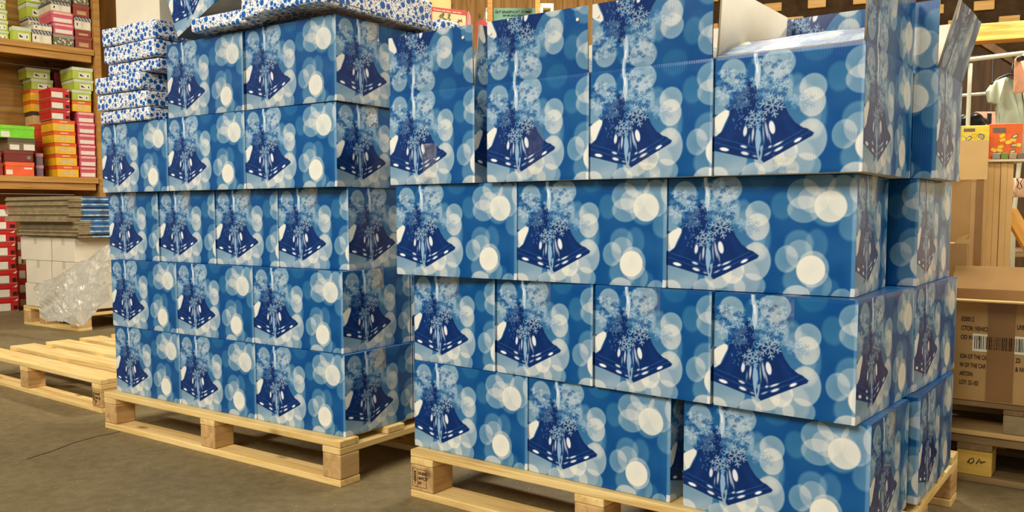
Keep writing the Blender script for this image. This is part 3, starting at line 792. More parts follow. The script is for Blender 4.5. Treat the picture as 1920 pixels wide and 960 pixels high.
# bundles of flattened printed cartons
def bundle(x, y, z, L, D, n, th, lab, seed):
    m4 = Matrix.Rotation(ya, 4, 'Z'); p = m4 @ Vector((x, y, 0))
    r = empty('flat_carton_bundle', (FLc.x+p.x, FLc.y+p.y, z), ya, lab, 'cardboard bundle', 'bundles of flattened cartons')
    rg = random.Random(seed)
    for k in range(n):
        jx, jy = rg.uniform(-.012, .012), rg.uniform(-.010, .010)
        bm = bmesh.new(); z0 = k*th
        add_box(bm, jx, L+jx, jy, D+jy, z0, z0+th*.86, 0)
        # printed outer skin on the right-hand half of the long side
        add_box(bm, L*.985+jx, L+jx+.001, D*.10+jy, D+jy+.001, z0+.001, z0+th*.80, 0, mi=1 if k % 3 else 2)
        bm_obj('flattened_carton', bm, [M['kraft_grey'], M['pblue'], M['ppale']], r)
    return r
M['pblue'] = plain('print_blue_edge', (30, 92, 150), .4, .4, var=.35, sc=22)
M['ppale'] = plain('print_pale_edge', (150, 182, 200), .4, .4, var=.3, sc=22)
ztop = wz+3*.159
bundle(.02, -.02, ztop+.002, .74, .86, 9, .0115, 'lower bundle of flattened grey and blue cartons on the white cartons', 2)
bundle(-.06, -.06, ztop+.106, .78, .96, 14, .0118, 'upper, thicker bundle of flattened grey and blue cartons at the back left', 4)
# loose stretch film hanging over the corner
bm = bmesh.new()
from mathutils import noise as mn
def film_pt(s, t):
    # outline from the photo: a sheet falling from upper right to the pallet corner
    top = [(64, 534, 5.42), (108, 512, 5.30), (150, 492, 5.22), (206, 458, 5.15)]
    bot = [(72, 596, 5.40), (110, 603, 5.25), (148, 612, 5.15), (206, 560, 5.05)]
    def lerp(a, u):
        q = u*(len(a)-1); i = min(int(q), len(a)-2); f = q-i; return Vector(a[i]).lerp(Vector(a[i+1]), f)
    a = lerp(top, s); b = lerp(bot, s); c = a.lerp(b, t)
    p = P(c.x, c.y, c.z+.10*(1-t)*1.0)
    n = mn.noise_vector(Vector((s*5+t*4, t*3, 3)))*.022+mn.noise_vector(Vector((s*30-t*16, t*5+s*3, 5)))*.008
    return p+n
NU, NV = 60, 40
g_ = [[bm.verts.new(film_pt(i/NU, j/NV)) for i in range(NU+1)] for j in range(NV+1)]
for j in range(NV):
    for i in range(NU): bm.faces.new((g_[j][i], g_[j][i+1], g_[j+1][i+1], g_[j+1][i]))
o = bm_obj('stretch_film', bm, M['film'], None, smooth=True)
tag(o, 'crumpled clear stretch film hanging over the white cartons', 'plastic film')

# ================================================================== SHOE BOXES
def col(c, rough=.45): return plain('board_%d_%d_%d' % c, c, rough, .4, var=.05, sc=14)
K = {'red': ((196, 34, 30), (200, 40, 34)), 'yellow': ((238, 180, 30), (226, 92, 34)), 'green': ((176, 190, 60), (200, 208, 166)), 'pink': ((206, 84, 100), (214, 100, 112)),
     'lime': ((120, 204, 30), (126, 210, 36)), 'orange': ((236, 96, 44), (240, 104, 52)), 'maroon': ((120, 38, 26), (130, 44, 30)), 'grey': ((120, 104, 74), (92, 82, 58)),
     'cream': ((214, 200, 160), (84, 84, 88)), 'brown': ((140, 48, 28), (150, 54, 34)), 'floral': ((170, 160, 122), (150, 142, 110)), 'tan': ((206, 170, 110), (60, 52, 40)), 'mauve': ((120, 104, 116), (190, 140, 140)), 'vermil': ((206, 70, 34), (210, 76, 40))}
KM = {}
def km(k):
    if k not in KM:
        a, b = K[k]; KM[k] = (col(a), col(b))
    return KM[k]
# stripes for the cream boxes' lids
def stripe_mat():
    t = NT('striped_lid_board'); mp = t.coord(); sp = t.n('ShaderNodeSeparateXYZ'); t.l(mp.outputs[0], sp.inputs[0])
    s = t.math('SINE', t.math('MULTIPLY_ADD', sp.outputs[0], 240, t.math('MULTIPLY', sp.outputs[2], 160)))
    t.l(t.mix(t.math('GREATER_THAN', s, .1), srgb((70, 74, 86)), srgb((180, 178, 166))), t.b.inputs['Base Color']); return t.m
def floral_mat():
    t = NT('floral_board'); mp = t.coord(); vo = t.n('ShaderNodeTexVoronoi'); vo.inputs['Scale'].default_value = 46; t.l(mp.outputs[0], vo.inputs['Vector'])
    t.l(t.ramp(vo.outputs['Distance'], [(.25, srgb((222, 212, 180))), (.45, srgb((108, 98, 66)))]), t.b.inputs['Base Color']); return t.m
STR, FLO = stripe_mat(), floral_mat()
LABM = {'w': plain('paper_label', (232, 222, 198), .6, .2, var=.03), 'd': plain('dark_mark', (46, 34, 30), .6, .2), 'y': plain('yellow_sticker', (236, 220, 60), .5)}
SHOE = 0
def shoe_box(o3, yaw, w_, d_, h_, kind, label, group, rot=0.0):
    """o3 = front left bottom corner; front faces -y"""
    r = empty('shoe_box', o3, yaw+rot, label, 'shoe box', group)
    bmat, lmat = km(kind)
    if kind == 'cream': lmat = STR
    if kind == 'floral': bmat = FLO
    lh = h_*.30
    bm = bmesh.new(); add_box(bm, .003, w_-.003, .003, d_-.003, 0, h_-.004, .002, 1); bm_obj('box_body', bm, bmat, r)
    bm = bmesh.new(); add_box(bm, 0, w_, 0, d_, h_-lh, h_-.0008, .002, 1); bm_obj('lid', bm, lmat, r)
    if kind == 'red':
        box('label', w_*.05, w_*.62, -.0006, .004, h_*.08, h_*.60, LABM['w'], r)
        box('picture', w_*.76, w_*.93, -.0006, .004, h_*.16, h_*.42, LABM['d'], r)
        # leaping-cat mark on the lid, white
        bm = bmesh.new(); add_prism(bm, [(w_*.76, h_*.76), (w_*.84, h_*.80), (w_*.93, h_*.90), (w_*.97, h_*.94), (w_*.95, h_*.84), (w_*.90, h_*.74), (w_*.86, h_*.77)], -.0006, .001)
        bm_obj('emblem', bm, LABM['w'], r)
        box('base_stripe', .001, w_-.001, .0005, d_-.001, 0, h_*.07, M['kraft_grey'], r)
    elif kind in ('yellow',):
        box('label', w_*.22, w_*.82, .0015, .006, h_*.22, h_*.52, plain('faded_print', (214, 188, 120), .5), r)
        box('lid_print', w_*.30, w_*.66, -.0006, .002, h_-lh*.70, h_-lh*.30, plain('pale_orange_print', (238, 172, 130), .5), r)
    elif kind == 'green':
        box('label', w_*.30, w_*.86, .0018, .006, h_*.12, h_*.56, LABM['w'], r)
        bm = bmesh.new(); add_prism(bm, [(w_*.36, h_*.26), (w_*.36, h_*.46), (w_*.44, h_*.38), (w_*.54, h_*.28), (w_*.54, h_*.24)], .0010, .002); bm_obj('shoe_picture', bm, LABM['d'], r)
        box('print_mark', w_*.72, w_*.77, .0010, .002, h_*.22, h_*.42, LABM['d'], r)
    elif kind == 'pink':
        box('label', w_*.10, w_*.92, .0018, .006, h_*.10, h_*.44, LABM['w'], r)
        box('lid_label', w_*.10, w_*.92, -.0006, .002, h_*.76, h_*.95, plain('pale_pink_print', (240, 176, 160), .5), r)
    elif kind == 'lime':
        box('label', w_*.03, w_*.28, .0018, .006, h_*.06, h_*.50, LABM['w'], r)
    elif kind == 'orange':
        box('label', w_*.02, w_*.24, .0018, .006, h_*.08, h_*.42, LABM['w'], r)
        box('side_print', w_*.64, w_*.92, .0018, .006, h_*.48, h_*.60, LABM['w'], r)
    elif kind == 'grey':
        box('label', w_*.06, w_*.40, .0018, .006, h_*.06, h_*.48, LABM['w'], r); box('size_label', w_*.56, w_*.96, .0018, .006, h_*.06, h_*.54, LABM['w'], r)
    elif kind == 'cream':
        box('label', w_*.04, w_*.40, .0018, .006, h_*.10, h_*.62, LABM['w'], r)
        box('print_mark', w_*.14, w_*.20, .0008, .003, h_*.30, h_*.52, LABM['d'], r); box('side_label', w_*.56, w_*.94, .0018, .006, h_*.10, h_*.60, LABM['w'], r)
    elif kind == 'brown':
        box('label', w_*.22, w_*.78, .0018, .006, h_*.18, h_*.50, plain('tan_label', (196, 150, 96), .5), r)
    elif kind == 'maroon':
        bm = bmesh.new(); bmesh.ops.create_cone(bm, cap_ends=True, segments=20, radius1=h_*.17, radius2=h_*.17, depth=.004, matrix=Matrix.Rotation(math.pi/2, 4, 'X'))
        bm_obj('round_emblem', bm, plain('grey_emblem', (140, 124, 96), .5), r, (w_*.84, .002, h_*.40))
    return r
def shelf_stack(x0, x1, inset, zb, items, place, dep=.30):
    """x0,x1 image columns of the box fronts; items bottom to top: (kind, pixel height, dx0, dx1, label bits)"""
    z = zb
    for it in items:
        kind, hp_, a, b, lab, grp = it
        t0, t1 = shelf_t(x0+a, inset), shelf_t(x1+b, inset)
        if t1 > T1-.004: t0 -= min(t1-(T1-.004), .05); t1 = T1-.004
        o3 = SO+SN*inset+SD*t0
        h_ = hp_/F*o3.y
        jit = random.Random(int(x0*7+z*1000)).uniform(-.012, .012)
        if kind: shoe_box(Vector((o3.x, o3.y, z))+SN*abs(jit), SYAW, t1-t0, dep, h_-.0012, kind, lab, grp)
        z += h_
YG, GG, RG, PG = 'yellow shoe boxes with orange lids', 'green shoe boxes', 'red shoe boxes', 'pink shoe boxes'
pos5 = ['bottom', 'second from bottom', 'middle', 'fourth from bottom', 'top']
# lower shelf
zl, zu = ZL+.001, ZU+.001
shelf_stack(17, 71, .03, zl, [('orange', 26, 0, 0, 'bright orange shoe box at the foot of the leftmost stack, lower shelf', 'mixed shoe boxes'),
    ('maroon', 21, -2, -1, 'dark red shoe box with round emblem on the bright orange one', 'mixed shoe boxes'),
    ('grey', 23, 7, 4, 'grey-brown shoe box with two white labels under the lime green one', 'mixed shoe boxes'),
    ('lime', 24, -8, 3, 'lime green shoe box on top of the leftmost stack, lower shelf', 'mixed shoe boxes')], '')
shelf_stack(-28, 13, .05, zl, [('brown', 24, 0, 0, 'reddish brown shoe box at the left edge, lower of two on lower shelf', 'mixed shoe boxes'), ('maroon', 20, 0, -1, 'dark red shoe box at the left edge, upper of two on lower shelf', 'mixed shoe boxes')], '')
shelf_stack(74, 88, .12, zl, [('mauve', 22, 0, 0, 'narrow mauve shoe box squeezed between orange and yellow boxes, lower one', 'mixed shoe boxes'), ('mauve', 22, 0, 0, 'narrow mauve shoe box squeezed between orange and yellow boxes, upper one', 'mixed shoe boxes')], '', .2)
shelf_stack(107, 150, .02, zl, [('yellow', 21.2, 6-(i*1.2), (4, 2, 1, 0, 0)[i], 'yellow shoe box with orange lid, %s of the front stack of five' % pos5[i], YG) for i in range(5)] +
    [('red', 19.6, -1, -8, 'red shoe box with white label, %s of three above the yellow front stack' % q, RG) for q in ('lowest', 'middle', 'topmost')], '')
shelf_stack(70, 112, .375, zl, [('vermil', 33, 0, 0, 'plain rust-orange shoe box hidden behind yellow stack, bottom one', 'mixed shoe boxes'), ('vermil', 33, 0, 0, 'plain rust-orange shoe box behind yellow stack, second one', 'mixed shoe boxes'), ('vermil', 33, 0, 0, 'plain rust-orange shoe box behind the yellow stack, under the tan one', 'mixed shoe boxes'),
    ('tan', 24, 2, -8, 'tan shoe box with dark patterned lid behind the red ones', 'mixed shoe boxes'), ('yellow', 20, 0, -2, 'yellow shoe box with orange lid just above the tan one', YG), ('yellow', 20.5, -1, 0, 'yellow shoe box with orange lid just beneath two green boxes', YG),
    ('green', 20, 1, 0, 'green shoe box with pale lid above the yellow ones behind', GG), ('green', 20, -7, -4, 'green shoe box topmost of the stack behind, lower shelf', GG)], '', .22)
shelf_stack(157, 188, .03, zl, [('pink', 20.3, -(i//3), 0, 'pink shoe box, %s from the bottom beside the shelf post' % q, PG) for i, q in enumerate(('first', 'second', 'third', 'fourth', 'fifth', 'sixth'))] +
    [('yellow', 20, -11, -6, 'yellow shoe box with orange lid on the pink stack', YG), ('green', 20, -11, -6, 'green shoe box, lowest of three on the pink stack', GG), ('green', 20, -5, 0, 'green shoe box, middle of three on the pink stack', GG), ('green', 22, -4, 3, 'green shoe box, topmost of three on the pink stack', GG)], '')
shelf_stack(119, 160, .42, zl, [('maroon', 40, 0, 0, 'dark maroon box at the back of the lower shelf, lowest', 'dark boxes at the back'), ('maroon', 40, 0, 0, 'dark maroon box at the back of the lower shelf, second', 'dark boxes at the back'), ('maroon', 40, 0, 0, 'dark maroon box at the back of the lower shelf, third', 'dark boxes at the back'), ('yellow', 36, 0, 0, 'dim yellow shoe box at the back between green boxes', YG), ('maroon', 40, 0, 0, 'dark maroon box topmost at the back of the lower shelf', 'dark boxes at the back')], '', .18)
# upper shelf
UG = 'shoe boxes on the upper shelf'
shelf_stack(3, 34, .10, zu, [('green', 18, 0, 0, 'green shoe box, lowest in the left stack of the upper shelf', UG), ('green', 19, 1, 0, 'green shoe box, second in the left stack of the upper shelf', UG), ('green', 19, 0, -1, 'green shoe box, third in the left stack of the upper shelf', UG), ('green', 18, -3, -3, 'green shoe box, topmost in the left stack of the upper shelf', UG)], '')
shelf_stack(41, 76, .02, zu, [('green', 26, 0, 0, 'green shoe box with pale lid alone at the front edge, upper shelf', UG)], '')
shelf_stack(58, 100, .345, zu, [('cream', 19, 12, 0, 'cream shoe box with striped lid behind the lone green box', UG), ('cream', 20, 12, 0, 'cream shoe box with striped lid behind, second up on the upper shelf', UG), ('cream', 20, 12, 13, 'cream shoe box with striped lid directly under a green one', UG), ('green', 26, 11, 4, 'green shoe box standing on the striped-lid boxes', UG), ('green', 24, 9, 2, 'green shoe box at the top frame edge above striped-lid boxes', UG)], '', .22)
shelf_stack(77, 114, .02, zu, [('cream', 24, 0, 0, 'cream shoe box with striped lid at the front edge, lower one', UG), ('cream', 13, 2, 1, 'flat cream box with striped lid on the front striped one', UG)], '')
shelf_stack(116, 154, .03, zu, [('floral', 22, 0, 0, 'floral print shoe box under two pink ones', UG), ('pink', 20, 0, 0, 'pink shoe box, lower of two on the upper shelf', UG), ('pink', 21, -3, 0, 'pink shoe box, upper of two on the upper shelf', UG), ('cream', 18, -3, -3, 'cream shoe box with striped lid on the pink ones', UG), ('floral', 16, 0, -2, 'cream box with yellow round sticker above the pink ones', UG)], '')
shelf_stack(157, 188, .03, zu, [('brown', 23, 0, 0, 'reddish brown shoe box with tan label, bottom right of the upper shelf', UG), ('brown', 12, 1, 0, 'flat dark brown shoe box under the striped-lid one at right', UG), ('cream', 23, 0, 0, 'cream shoe box with striped lid at the right end, upper shelf', UG), ('brown', 22, -3, -4, 'reddish brown shoe box second from top at the right end', UG), ('floral', 21, -1, -4, 'floral print shoe box at the top right of the shelving', UG)], '')
# red boxes standing on the floor below
shelf_stack(-12, 31, -.34, .001, [('red', 26.4, 0, (0, 0, 0, -1, -1)[i], 'red shoe box, %s of five in the front floor stack' % pos5[i], RG) for i in range(5)] +
    [('red', 24, -8, 0, 'red shoe box, lowest of three slid back on the floor stack', RG), ('red', 24, -8, 2, 'red shoe box, middle of three slid back on the floor stack', RG), ('red', 24, -6, 9, 'red shoe box, topmost of three on the floor stack', RG)], '')
shelf_stack(33, 53, -.10, .001, [('red', 27, 0, (0, 0, 0, -10, -10)[i], 'red shoe box, %s of the second floor stack behind the front one' % pos5[i], RG) for i in range(5)], '')

# ================================================================== BEHIND, BETWEEN THE STACKS
stn = empty('display_stand', P(772, 60, 4.58), 0, 'wooden stand behind the left stack carrying the red-banded carton', 'stand')
sz = stn.location.z
ztab = P(809, 50, 4.6).z-.5
box('stand_top', -.04, .46, 0, .46, ztab-sz-.032, ztab-sz-.001, M['shelf_wood'], stn, .003)
for x in (-.03, .41):
    for y in (.01, .41): box('leg', x, x+.04, y, y+.04, -sz, ztab-sz-.032, M['shelf_wood'], stn, .002)
# rounded pale board on the wall
c = P(790, 40, 6.8)
bm = bmesh.new()
bmesh.ops.create_cone(bm, cap_ends=True, segments=64, radius1=.30, radius2=.30, depth=.03, matrix=Matrix.Rotation(math.pi/2, 4, 'X'))
bmesh.ops.bevel(bm, geom=[e for e in bm.edges if len(e.link_faces) == 2 and e.calc_face_angle() > 1], offset=.004, segments=2, affect='EDGES')
c = P(772, 10, 6.6); o = bm_obj('round_board', bm, M['kraft_lt'], None, c, (0, 0, -.1)); tag(o, 'round pale wooden disc behind the dotted parcels', 'board')
c = box('disc_stand', -.03, .03, -.02, .02, -c.z, -.28, M['shelf_wood'], o)
# red-topped display crate with a plant print
def crate(px0, px1, y0, y1, Z):
    a = P(px0, y1, Z); b = P(px1, y1+6, Z+.10); d = b-a; L = math.hypot(d.x, d.y); yw = math.atan2(d.y, d.x)
    h_ = (y1-y0)/F*Z
    r = empty('display_carton', a, yw, 'cream display carton with red band and plant print, behind the dotted parcel', 'cardboard box')
    bm = bmesh.new(); add_box(bm, 0, L, 0, .09, ztab-a.z, h_, .003); bm_obj('carton_body', bm, plain('peach_board', (232, 196, 142), .5), r)
    box('red_band', -.001, L+.001, -.0015, .091, h_*.80, h_+.001, plain('red_board', (198, 52, 40), .45), r, .001)
    box('red_side', -.003, .004, -.003, .05, -.1, h_*.82, plain('red_board2', (190, 54, 44), .45), r)
    text('Wunsch und Liebe · und mehr', r, (L*.05, -.003, h_*.84), (math.pi/2, 0, 0), h_*.13, LABM['w'], sx=.95)
    bm = bmesh.new(); rg = random.Random(2)
    for k in range(26):
        x = L*.38+rg.uniform(-.03, .03); z = h_*.10+rg.uniform(0, .07)
        add_box(bm, -.008, .008, -.0012, .0, -.003, .003, mat=Matrix.Translation((x, -.001, z)) @ Matrix.Rotation(rg.uniform(0, 3), 4, 'Y'))
    bm_obj('plant_print', bm, plain('leaf_print', (92, 120, 40), .5), r)
    bm = bmesh.new()
    for k in range(8):
        x = L*.86+rg.uniform(-.02, .02); z = h_*.10+rg.uniform(0, .05)
        add_box(bm, -.006, .006, -.0012, .0, -.0025, .0025, mat=Matrix.Translation((x, -.001, z)) @ Matrix.Rotation(rg.uniform(0, 3), 4, 'Y'))
    bm_obj('small_plant_print', bm, plain('dark_leaf_print', (96, 84, 44), .5), r)
    return r
crate(809, 874, 14, 52, 4.6)
a = P(780, 52, 4.64); bm = bmesh.new(); add_prism(bm, [(0, ztab-a.z), (0, .055), (.050, .085), (.050, ztab-a.z)], 0, .05)
o = bm_obj('grey_carton', bm, plain('pale_grey_board', (206, 192, 176), .5), None, a, (0, 0, .1)); tag(o, 'pale grey carton between dotted parcel and red-banded carton', 'cardboard box')
a = P(879, 52, 4.6); bm = bmesh.new(); add_tube(bm, [(0, 0, ztab-a.z), (0, 0, 0), (0, 0, .05), (-.002, 0, .085)], [.014, .014, .012, .003], 14)
o = bm_obj('pink_bottle', bm, plain('pink_plastic', (206, 120, 116), .3), None, a); tag(o, 'slim pink pointed bottle beside the red-banded carton', 'bottle')
a = P(893, 46, 4.7); bm = bmesh.new(); add_prism(bm, [(0, ztab-a.z), (0, .01), (.03, .028), (.075, .004), (.075, ztab-a.z)], 0, .1)
o = bm_obj('red_package', bm, plain('red_package_board', (206, 60, 48), .4), None, a); tag(o, 'red package top peeping over the gap between flaps', 'package')
# rack with two uprights, teal sign and crates
rk = empty('wooden_rack', P(914, 120, 5.6), 0, 'pale wooden rack with two uprights framing a teal board', 'rack')
zb = P(914, 120, 5.6).z
sc = 5.6/F
box('upright', 0, 9*sc, 0, .05, -zb, .62, M['shelf_wood'], rk, .003)
box('upright', 88*sc, 97*sc, 0, .05, -zb, .62, M['shelf_wood'], rk, .003)
box('shelf_plank', -.12, .46, .081, .56, -.130, -.102, M['shelf_wood'], rk, .003)
box('cross_rail', -.02, 100*sc, .052, .08, -.05, .02, M['shelf_wood'], rk, .003)
sg = empty('teal_sign', P(926, 60, 5.684), 0, 'teal board with dark lettering between the rack uprights', 'sign')
box('board', 0, 76*5.7/F, 0, .012, -.05, 43*5.7/F, plain('teal_board', (92, 132, 108), .5), sg, .002)
text('GUT EINGEPACKT, KOMMT', sg, (.010, -.001, 34*5.7/F), (math.pi/2, 0, 0), .022, sx=.88); text('AN IM GESCHENKE', sg, (.06, -.001, 28*5.7/F), (math.pi/2, 0, 0), .018, sx=.9)
for (x, yy, wd, lab) in ((911, 16, 9, 'white plastic crate corner at the left of the teal board'), (1013, 8, 25, 'white plastic crate at the right of the teal board')):
    a = P(x, 60, 5.9); q = 5.9/F
    r = empty('plastic_crate', a, .1, lab, 'crate', 'white plastic crates')
    top = (60-yy)*q
    bm = bmesh.new(); m4 = plain('white_plastic', (222, 214, 178), .4)
    for (x0, x1, z0, z1) in ((0, wd*q, top-.03, top), (0, .02, -.1, top), (wd*q-.02, wd*q, -.1, top-.02), (0, wd*q, top-.09, top-.07)): add_box(bm, x0, x1, 0, .2, z0, z1, .003)
    bm_obj('crate_body', bm, m4, r)

# ================================================================== RIGHT SIDE
YR = -.63
# stacked wooden pallets
a = PZ(1794, 900.5)
Lr = 1.2
def back_along(p, yaw, d): return Vector((p.x-d*math.cos(yaw), p.y-d*math.sin(yaw), p.z))
yr = math.atan2(2.331-2.429, 1.420-1.284)
base = back_along(a, yr, -.0)
pr1 = pallet((a.x+.0*math.cos(yr)-.52*math.cos(yr), a.y-.52*math.sin(yr), 0), yr, 'darker floor pallet at the right edge, with a yellow block marked with ink', L=1.2, D=.8, H=.132, bw=.090, mid=.515, brd=.12, mats=('pallet_old', 'pallet_yellow'))
# ink scrawl on its block
bm = bmesh.new()
sc_ = [(0, 0), (.006, .012), (.014, .016), (.016, .006), (.008, -.002), (.001, .004)]
add_tube(bm, [(x, 0, z) for x, z in sc_], .0014, 6)
add_tube(bm, [(.022, 0, .0), (.030, 0, .016), (.034, 0, .003), (.046, 0, .010), (.030, 0, .007)], .0014, 6)
bm_obj('ink_mark', bm, M['ink'], pr1, (.545, -.0005, .055))
pr2 = pallet((pr1.location.x-.02, pr1.location.y+.03, .1325), yr, 'dark weathered pallet stacked on the floor pallet at the right edge', L=1.2, D=.8, H=.100, bw=.145, mid=.66, brd=.12, mats=('pallet_old', 'kraft_grey'))
for c in pr2.children:
    if c.name.startswith('bottom_board'): c.data.materials[0] = M['kraft_lt']
# open kraft carton with print
cz = .2335
ca = Vector((pr2.location.x+.45*math.cos(yr)-.015*math.sin(yr)*0, pr2.location.y+.45*math.sin(yr), cz))
ct = empty('open_kraft_carton', ca, yr, 'open brown kraft carton with barcode and brown tape, on the right pallets', 'cardboard box')
CWd, CD, CHh = .62, .45, .285
t = .005
bm = bmesh.new()
for q in ((0, CWd, 0, t), (0, CWd, CD-t, CD), (0, t, t, CD-t), (CWd-t, CWd, t, CD-t)): add_box(bm, q[0], q[1], q[2], q[3], 0, CHh, .0015, 1)
add_box(bm, t, CWd-t, t, CD-t, 0, t)
bm_obj('carton_body', bm, M['kraft'], ct)
bm = bmesh.new(); add_box(bm, .0, CWd, -.085, 0, -.0025, .0025, .001, 1); bm_obj('front_flap', bm, M['kraft_lt'], ct, (0, .002, CHh+.003), (-.06, 0, 0))
bm = bmesh.new(); add_box(bm, 0, CWd, 0, .004, 0, .10, .001, 1); bm_obj('back_flap', bm, M['kraft_in'], ct, (0, CD-.005, CHh), (-.75, 0, 0))
bm = bmesh.new()
pts = [(0, 0), (.20, 0), (.20, .10), (.12, .155), (.07, .10), (.02, .075)]
add_prism(bm, pts, 0, .004); bm_obj('torn_side_flap', bm, M['kraft'], ct, (.002, 0, CHh), (0, -.12, math.pi/2))
TXX = .118
box('brown_tape', .165, .232, -.0018, .001, .004, CHh-.002, M['btape'], ct)
for i, (s, sx_) in enumerate((('020012', 1), ('CTOR: VEHICL', 1), ('OD INNER:', 1))): text(s, ct, (TXX-.02, -.0012, CHh-.058-.026*i), (math.pi/2, 0, 0), .018, sx=.60)
for i, s in enumerate(('ION OF THE CAR', 'W OF THE CAR', 'ARTON:', 'LOT: 32-182')): text(s, ct, (TXX-.02, -.0012, CHh-.165-.025*i), (math.pi/2, 0, 0), .018, sx=.52)
for s, zz_ in (('LRB+L', .072), ('ZS', .165), ('& NGS', .190)): text(s, ct, (.236, -.0012, CHh-zz_), (math.pi/2, 0, 0), .018, sx=.60)
bc = box('barcode_label', .128, .300, -.0014, .001, CHh-.142, CHh-.092, LABM['w'], ct)
bm = bmesh.new(); rg = random.Random(9); x = .133
while x < .296:
    ww_ = rg.choice((.0012, .002, .003)); add_box(bm, x, x+ww_, -.0018, -.0013, CHh-.135, CHh-.098); x += ww_+rg.choice((.0015, .0022, .003))
bm_obj('bars', bm, M['ink'], bc)
# tall kraft carton with its flap raised, behind
def kbox(name, px0, px1, ytop, ybot, Z, yaw, depth, m, label, cat='cardboard box', z0=None, extra=None, zbot=None):
    a = P(px0, ybot, Z); k = (px1-960)/F
    L = (k*a.y-a.x)/(math.cos(yaw)-k*math.sin(yaw))
    h_ = (ybot-ytop)/F*Z
    r = empty(name, (a.x, a.y, a.z if zbot is None else zbot), yaw, label, cat)
    if zbot is not None: h_ += a.z-zbot
    return r, L, h_
r, L, h_ = kbox('tall_kraft_carton', 1812, 1846, 338, 552, 3.25, -.30, .3, None, 'tall kraft carton with raised flap and brown tape, behind the bell-print cartons', zbot=.25)
Lw = L*3.6
bm = bmesh.new(); add_box(bm, 0, L, .006, .12, 0, h_, .002, 1); bm_obj('carton_body', bm, M['kraft'], r)
bm = bmesh.new(); add_box(bm, -.12, 0, .0, .006, 0, h_, .001, 1); bm_obj('open_side', bm, M['kraft_in'], r, (0, .0, 0), (0, 0, -.35))
bm = bmesh.new(); add_prism(bm, [(-.035, 0), (L, 0), (L, .145), (-.045, .145), (-.05, .05)], 0, .005); bm_obj('raised_flap', bm, M['kraft_lt'], r, (0, 0, h_+.001), (.05, 0, 0))
box('brown_tape', L*.38, L*.82, .0035, .006, h_*.0, h_, M['btape'], r)
st_ = empty('box_plinth', (r.location.x, r.location.y, 0), -.30, 'low kraft carton supporting the tall carton behind the pallets', 'cardboard box')
box('carton_body', -.1, L, .0, .12, 0, .2485, M['kraft'], st_, .002)
# torn kraft carton front, lower left of it
r, L, h_ = kbox('torn_kraft_carton', 1770, 1815, 456, 540, 2.95, -.5, .2, None, 'kraft carton with torn top between the blue stack and the open carton', zbot=.2345)
L = max(L, .05)
bm = bmesh.new(); add_box(bm, -.06, L, 0, .10, 0, h_, .002, 1); bm_obj('carton_body', bm, M['kraft'], r)
bm = bmesh.new(); add_prism(bm, [(L-.045, 0), (L, 0), (L+.012, .02), (L-.012, .015), (L+.004, .035), (L-.03, .02)], 0, .004); bm_obj('torn_edge', bm, M['kraft_lt'], r, (0, .002, h_-.004))
# wooden plinth of upright boards
r, L, h_ = kbox('plank_pedestal', 1845, 1896, 306, 506, 3.5, -.25, .3, None, 'pedestal of upright honey-coloured planks beneath the puzzle boxes', 'pedestal', zbot=0)
nb = 4
for k in range(nb): box('plank', L*k/nb, L*(k+1)/nb-.0012, (0, .003, 0, .004)[k], .26, 0, h_, M['kraft_lt'], r, .0015)
box('top_board', -.005, L+.05, -.02, .27, h_+.0005, h_+.010, M['white_carton'], r, .001)
PT = r.location.copy(); PZt = h_+.0115
# puzzle boxes standing on it
def puzzle(px0, px1, ytop, ybot, Z, base, c0, lab, seed, zbot):
    a = P(px0, ybot, Z); k = (px1-960)/F; yaw = -.25
    L = (k*a.y-a.x)/(math.cos(yaw)-k*math.sin(yaw)); h_ = (ybot-ytop)/F*Z+(a.z-zbot)
    r = empty('puzzle_box', (a.x, a.y, zbot), yaw, lab, 'toy box', 'puzzle boxes')
    bm = bmesh.new(); add_box(bm, 0, L, 0, .045, 0, h_, .002, 1); bm_obj('box_body', bm, c0, r)
    box('title_panel', L*.08, L*.48, -.001, .002, h_*.74, h_*.88, plain('grey_title', (112, 96, 80), .5), r)
    bm = bmesh.new(); rg = random.Random(seed)
    for k in range(15):
        x, z = rg.uniform(L*.12, L*.86), rg.uniform(h_*.1, h_*.66)
        add_box(bm, -.011, .011, -.0012, .0008, -.007, .007, .003, 1, rg.randrange(3), Matrix.Translation((x, 0, z)) @ Matrix.Rotation(rg.uniform(-.6, .6), 4, 'Y'))
    bm_obj('puzzle_print', bm, [plain('puzzle_yellow', (238, 200, 50), .4), plain('puzzle_blue', (60, 110, 170), .4), plain('puzzle_cream', (240, 216, 120), .4)], r)
    return r
puzzle(1855, 1909, 234, 288, 3.5, None, plain('orange_box_board', (228, 104, 44), .35), 'orange puzzle box standing upright on the plank pedestal', 4, PZt)
puzzle(1801, 1847, 238, 300, 3.42, None, plain('yellow_box_board', (234, 206, 70), .35), 'yellow puzzle box standing left of the orange one', 6, 1.02)
yb = empty('tall_box', P(1801, 300, 3.42), -.25, 'kraft box hidden behind the raised flap, under the yellow puzzle box', 'cardboard box'); zb_ = yb.location.z; yb.location.z = 0
box('carton_body', 0, .088, 0, .12, 0, 1.018, M['kraft'], yb, .002)
# small toy packs in front
for k, c_ in enumerate(((150, 150, 130), (120, 140, 60), (170, 150, 120), (130, 110, 90), (110, 150, 70))):
    x = .012+k*.030
    m4 = Matrix.Rotation(-.25, 4, 'Z'); p = m4 @ Vector((x, -.016, 0))
    o = box('toy_pack', 0, .026, 0, .010, 0, .022+.003*(k % 2), plain('pack_%d' % k, c_, .3), None, .002, (PT.x+p.x, PT.y+p.y, PZt), (0, 0, -.25))
    tag(o, 'tiny glossy toy pack, %s in the row before the orange puzzle box' % ('leftmost', 'second', 'third', 'fourth', 'rightmost')[k], 'toy pack', 'toy packs on the pedestal')
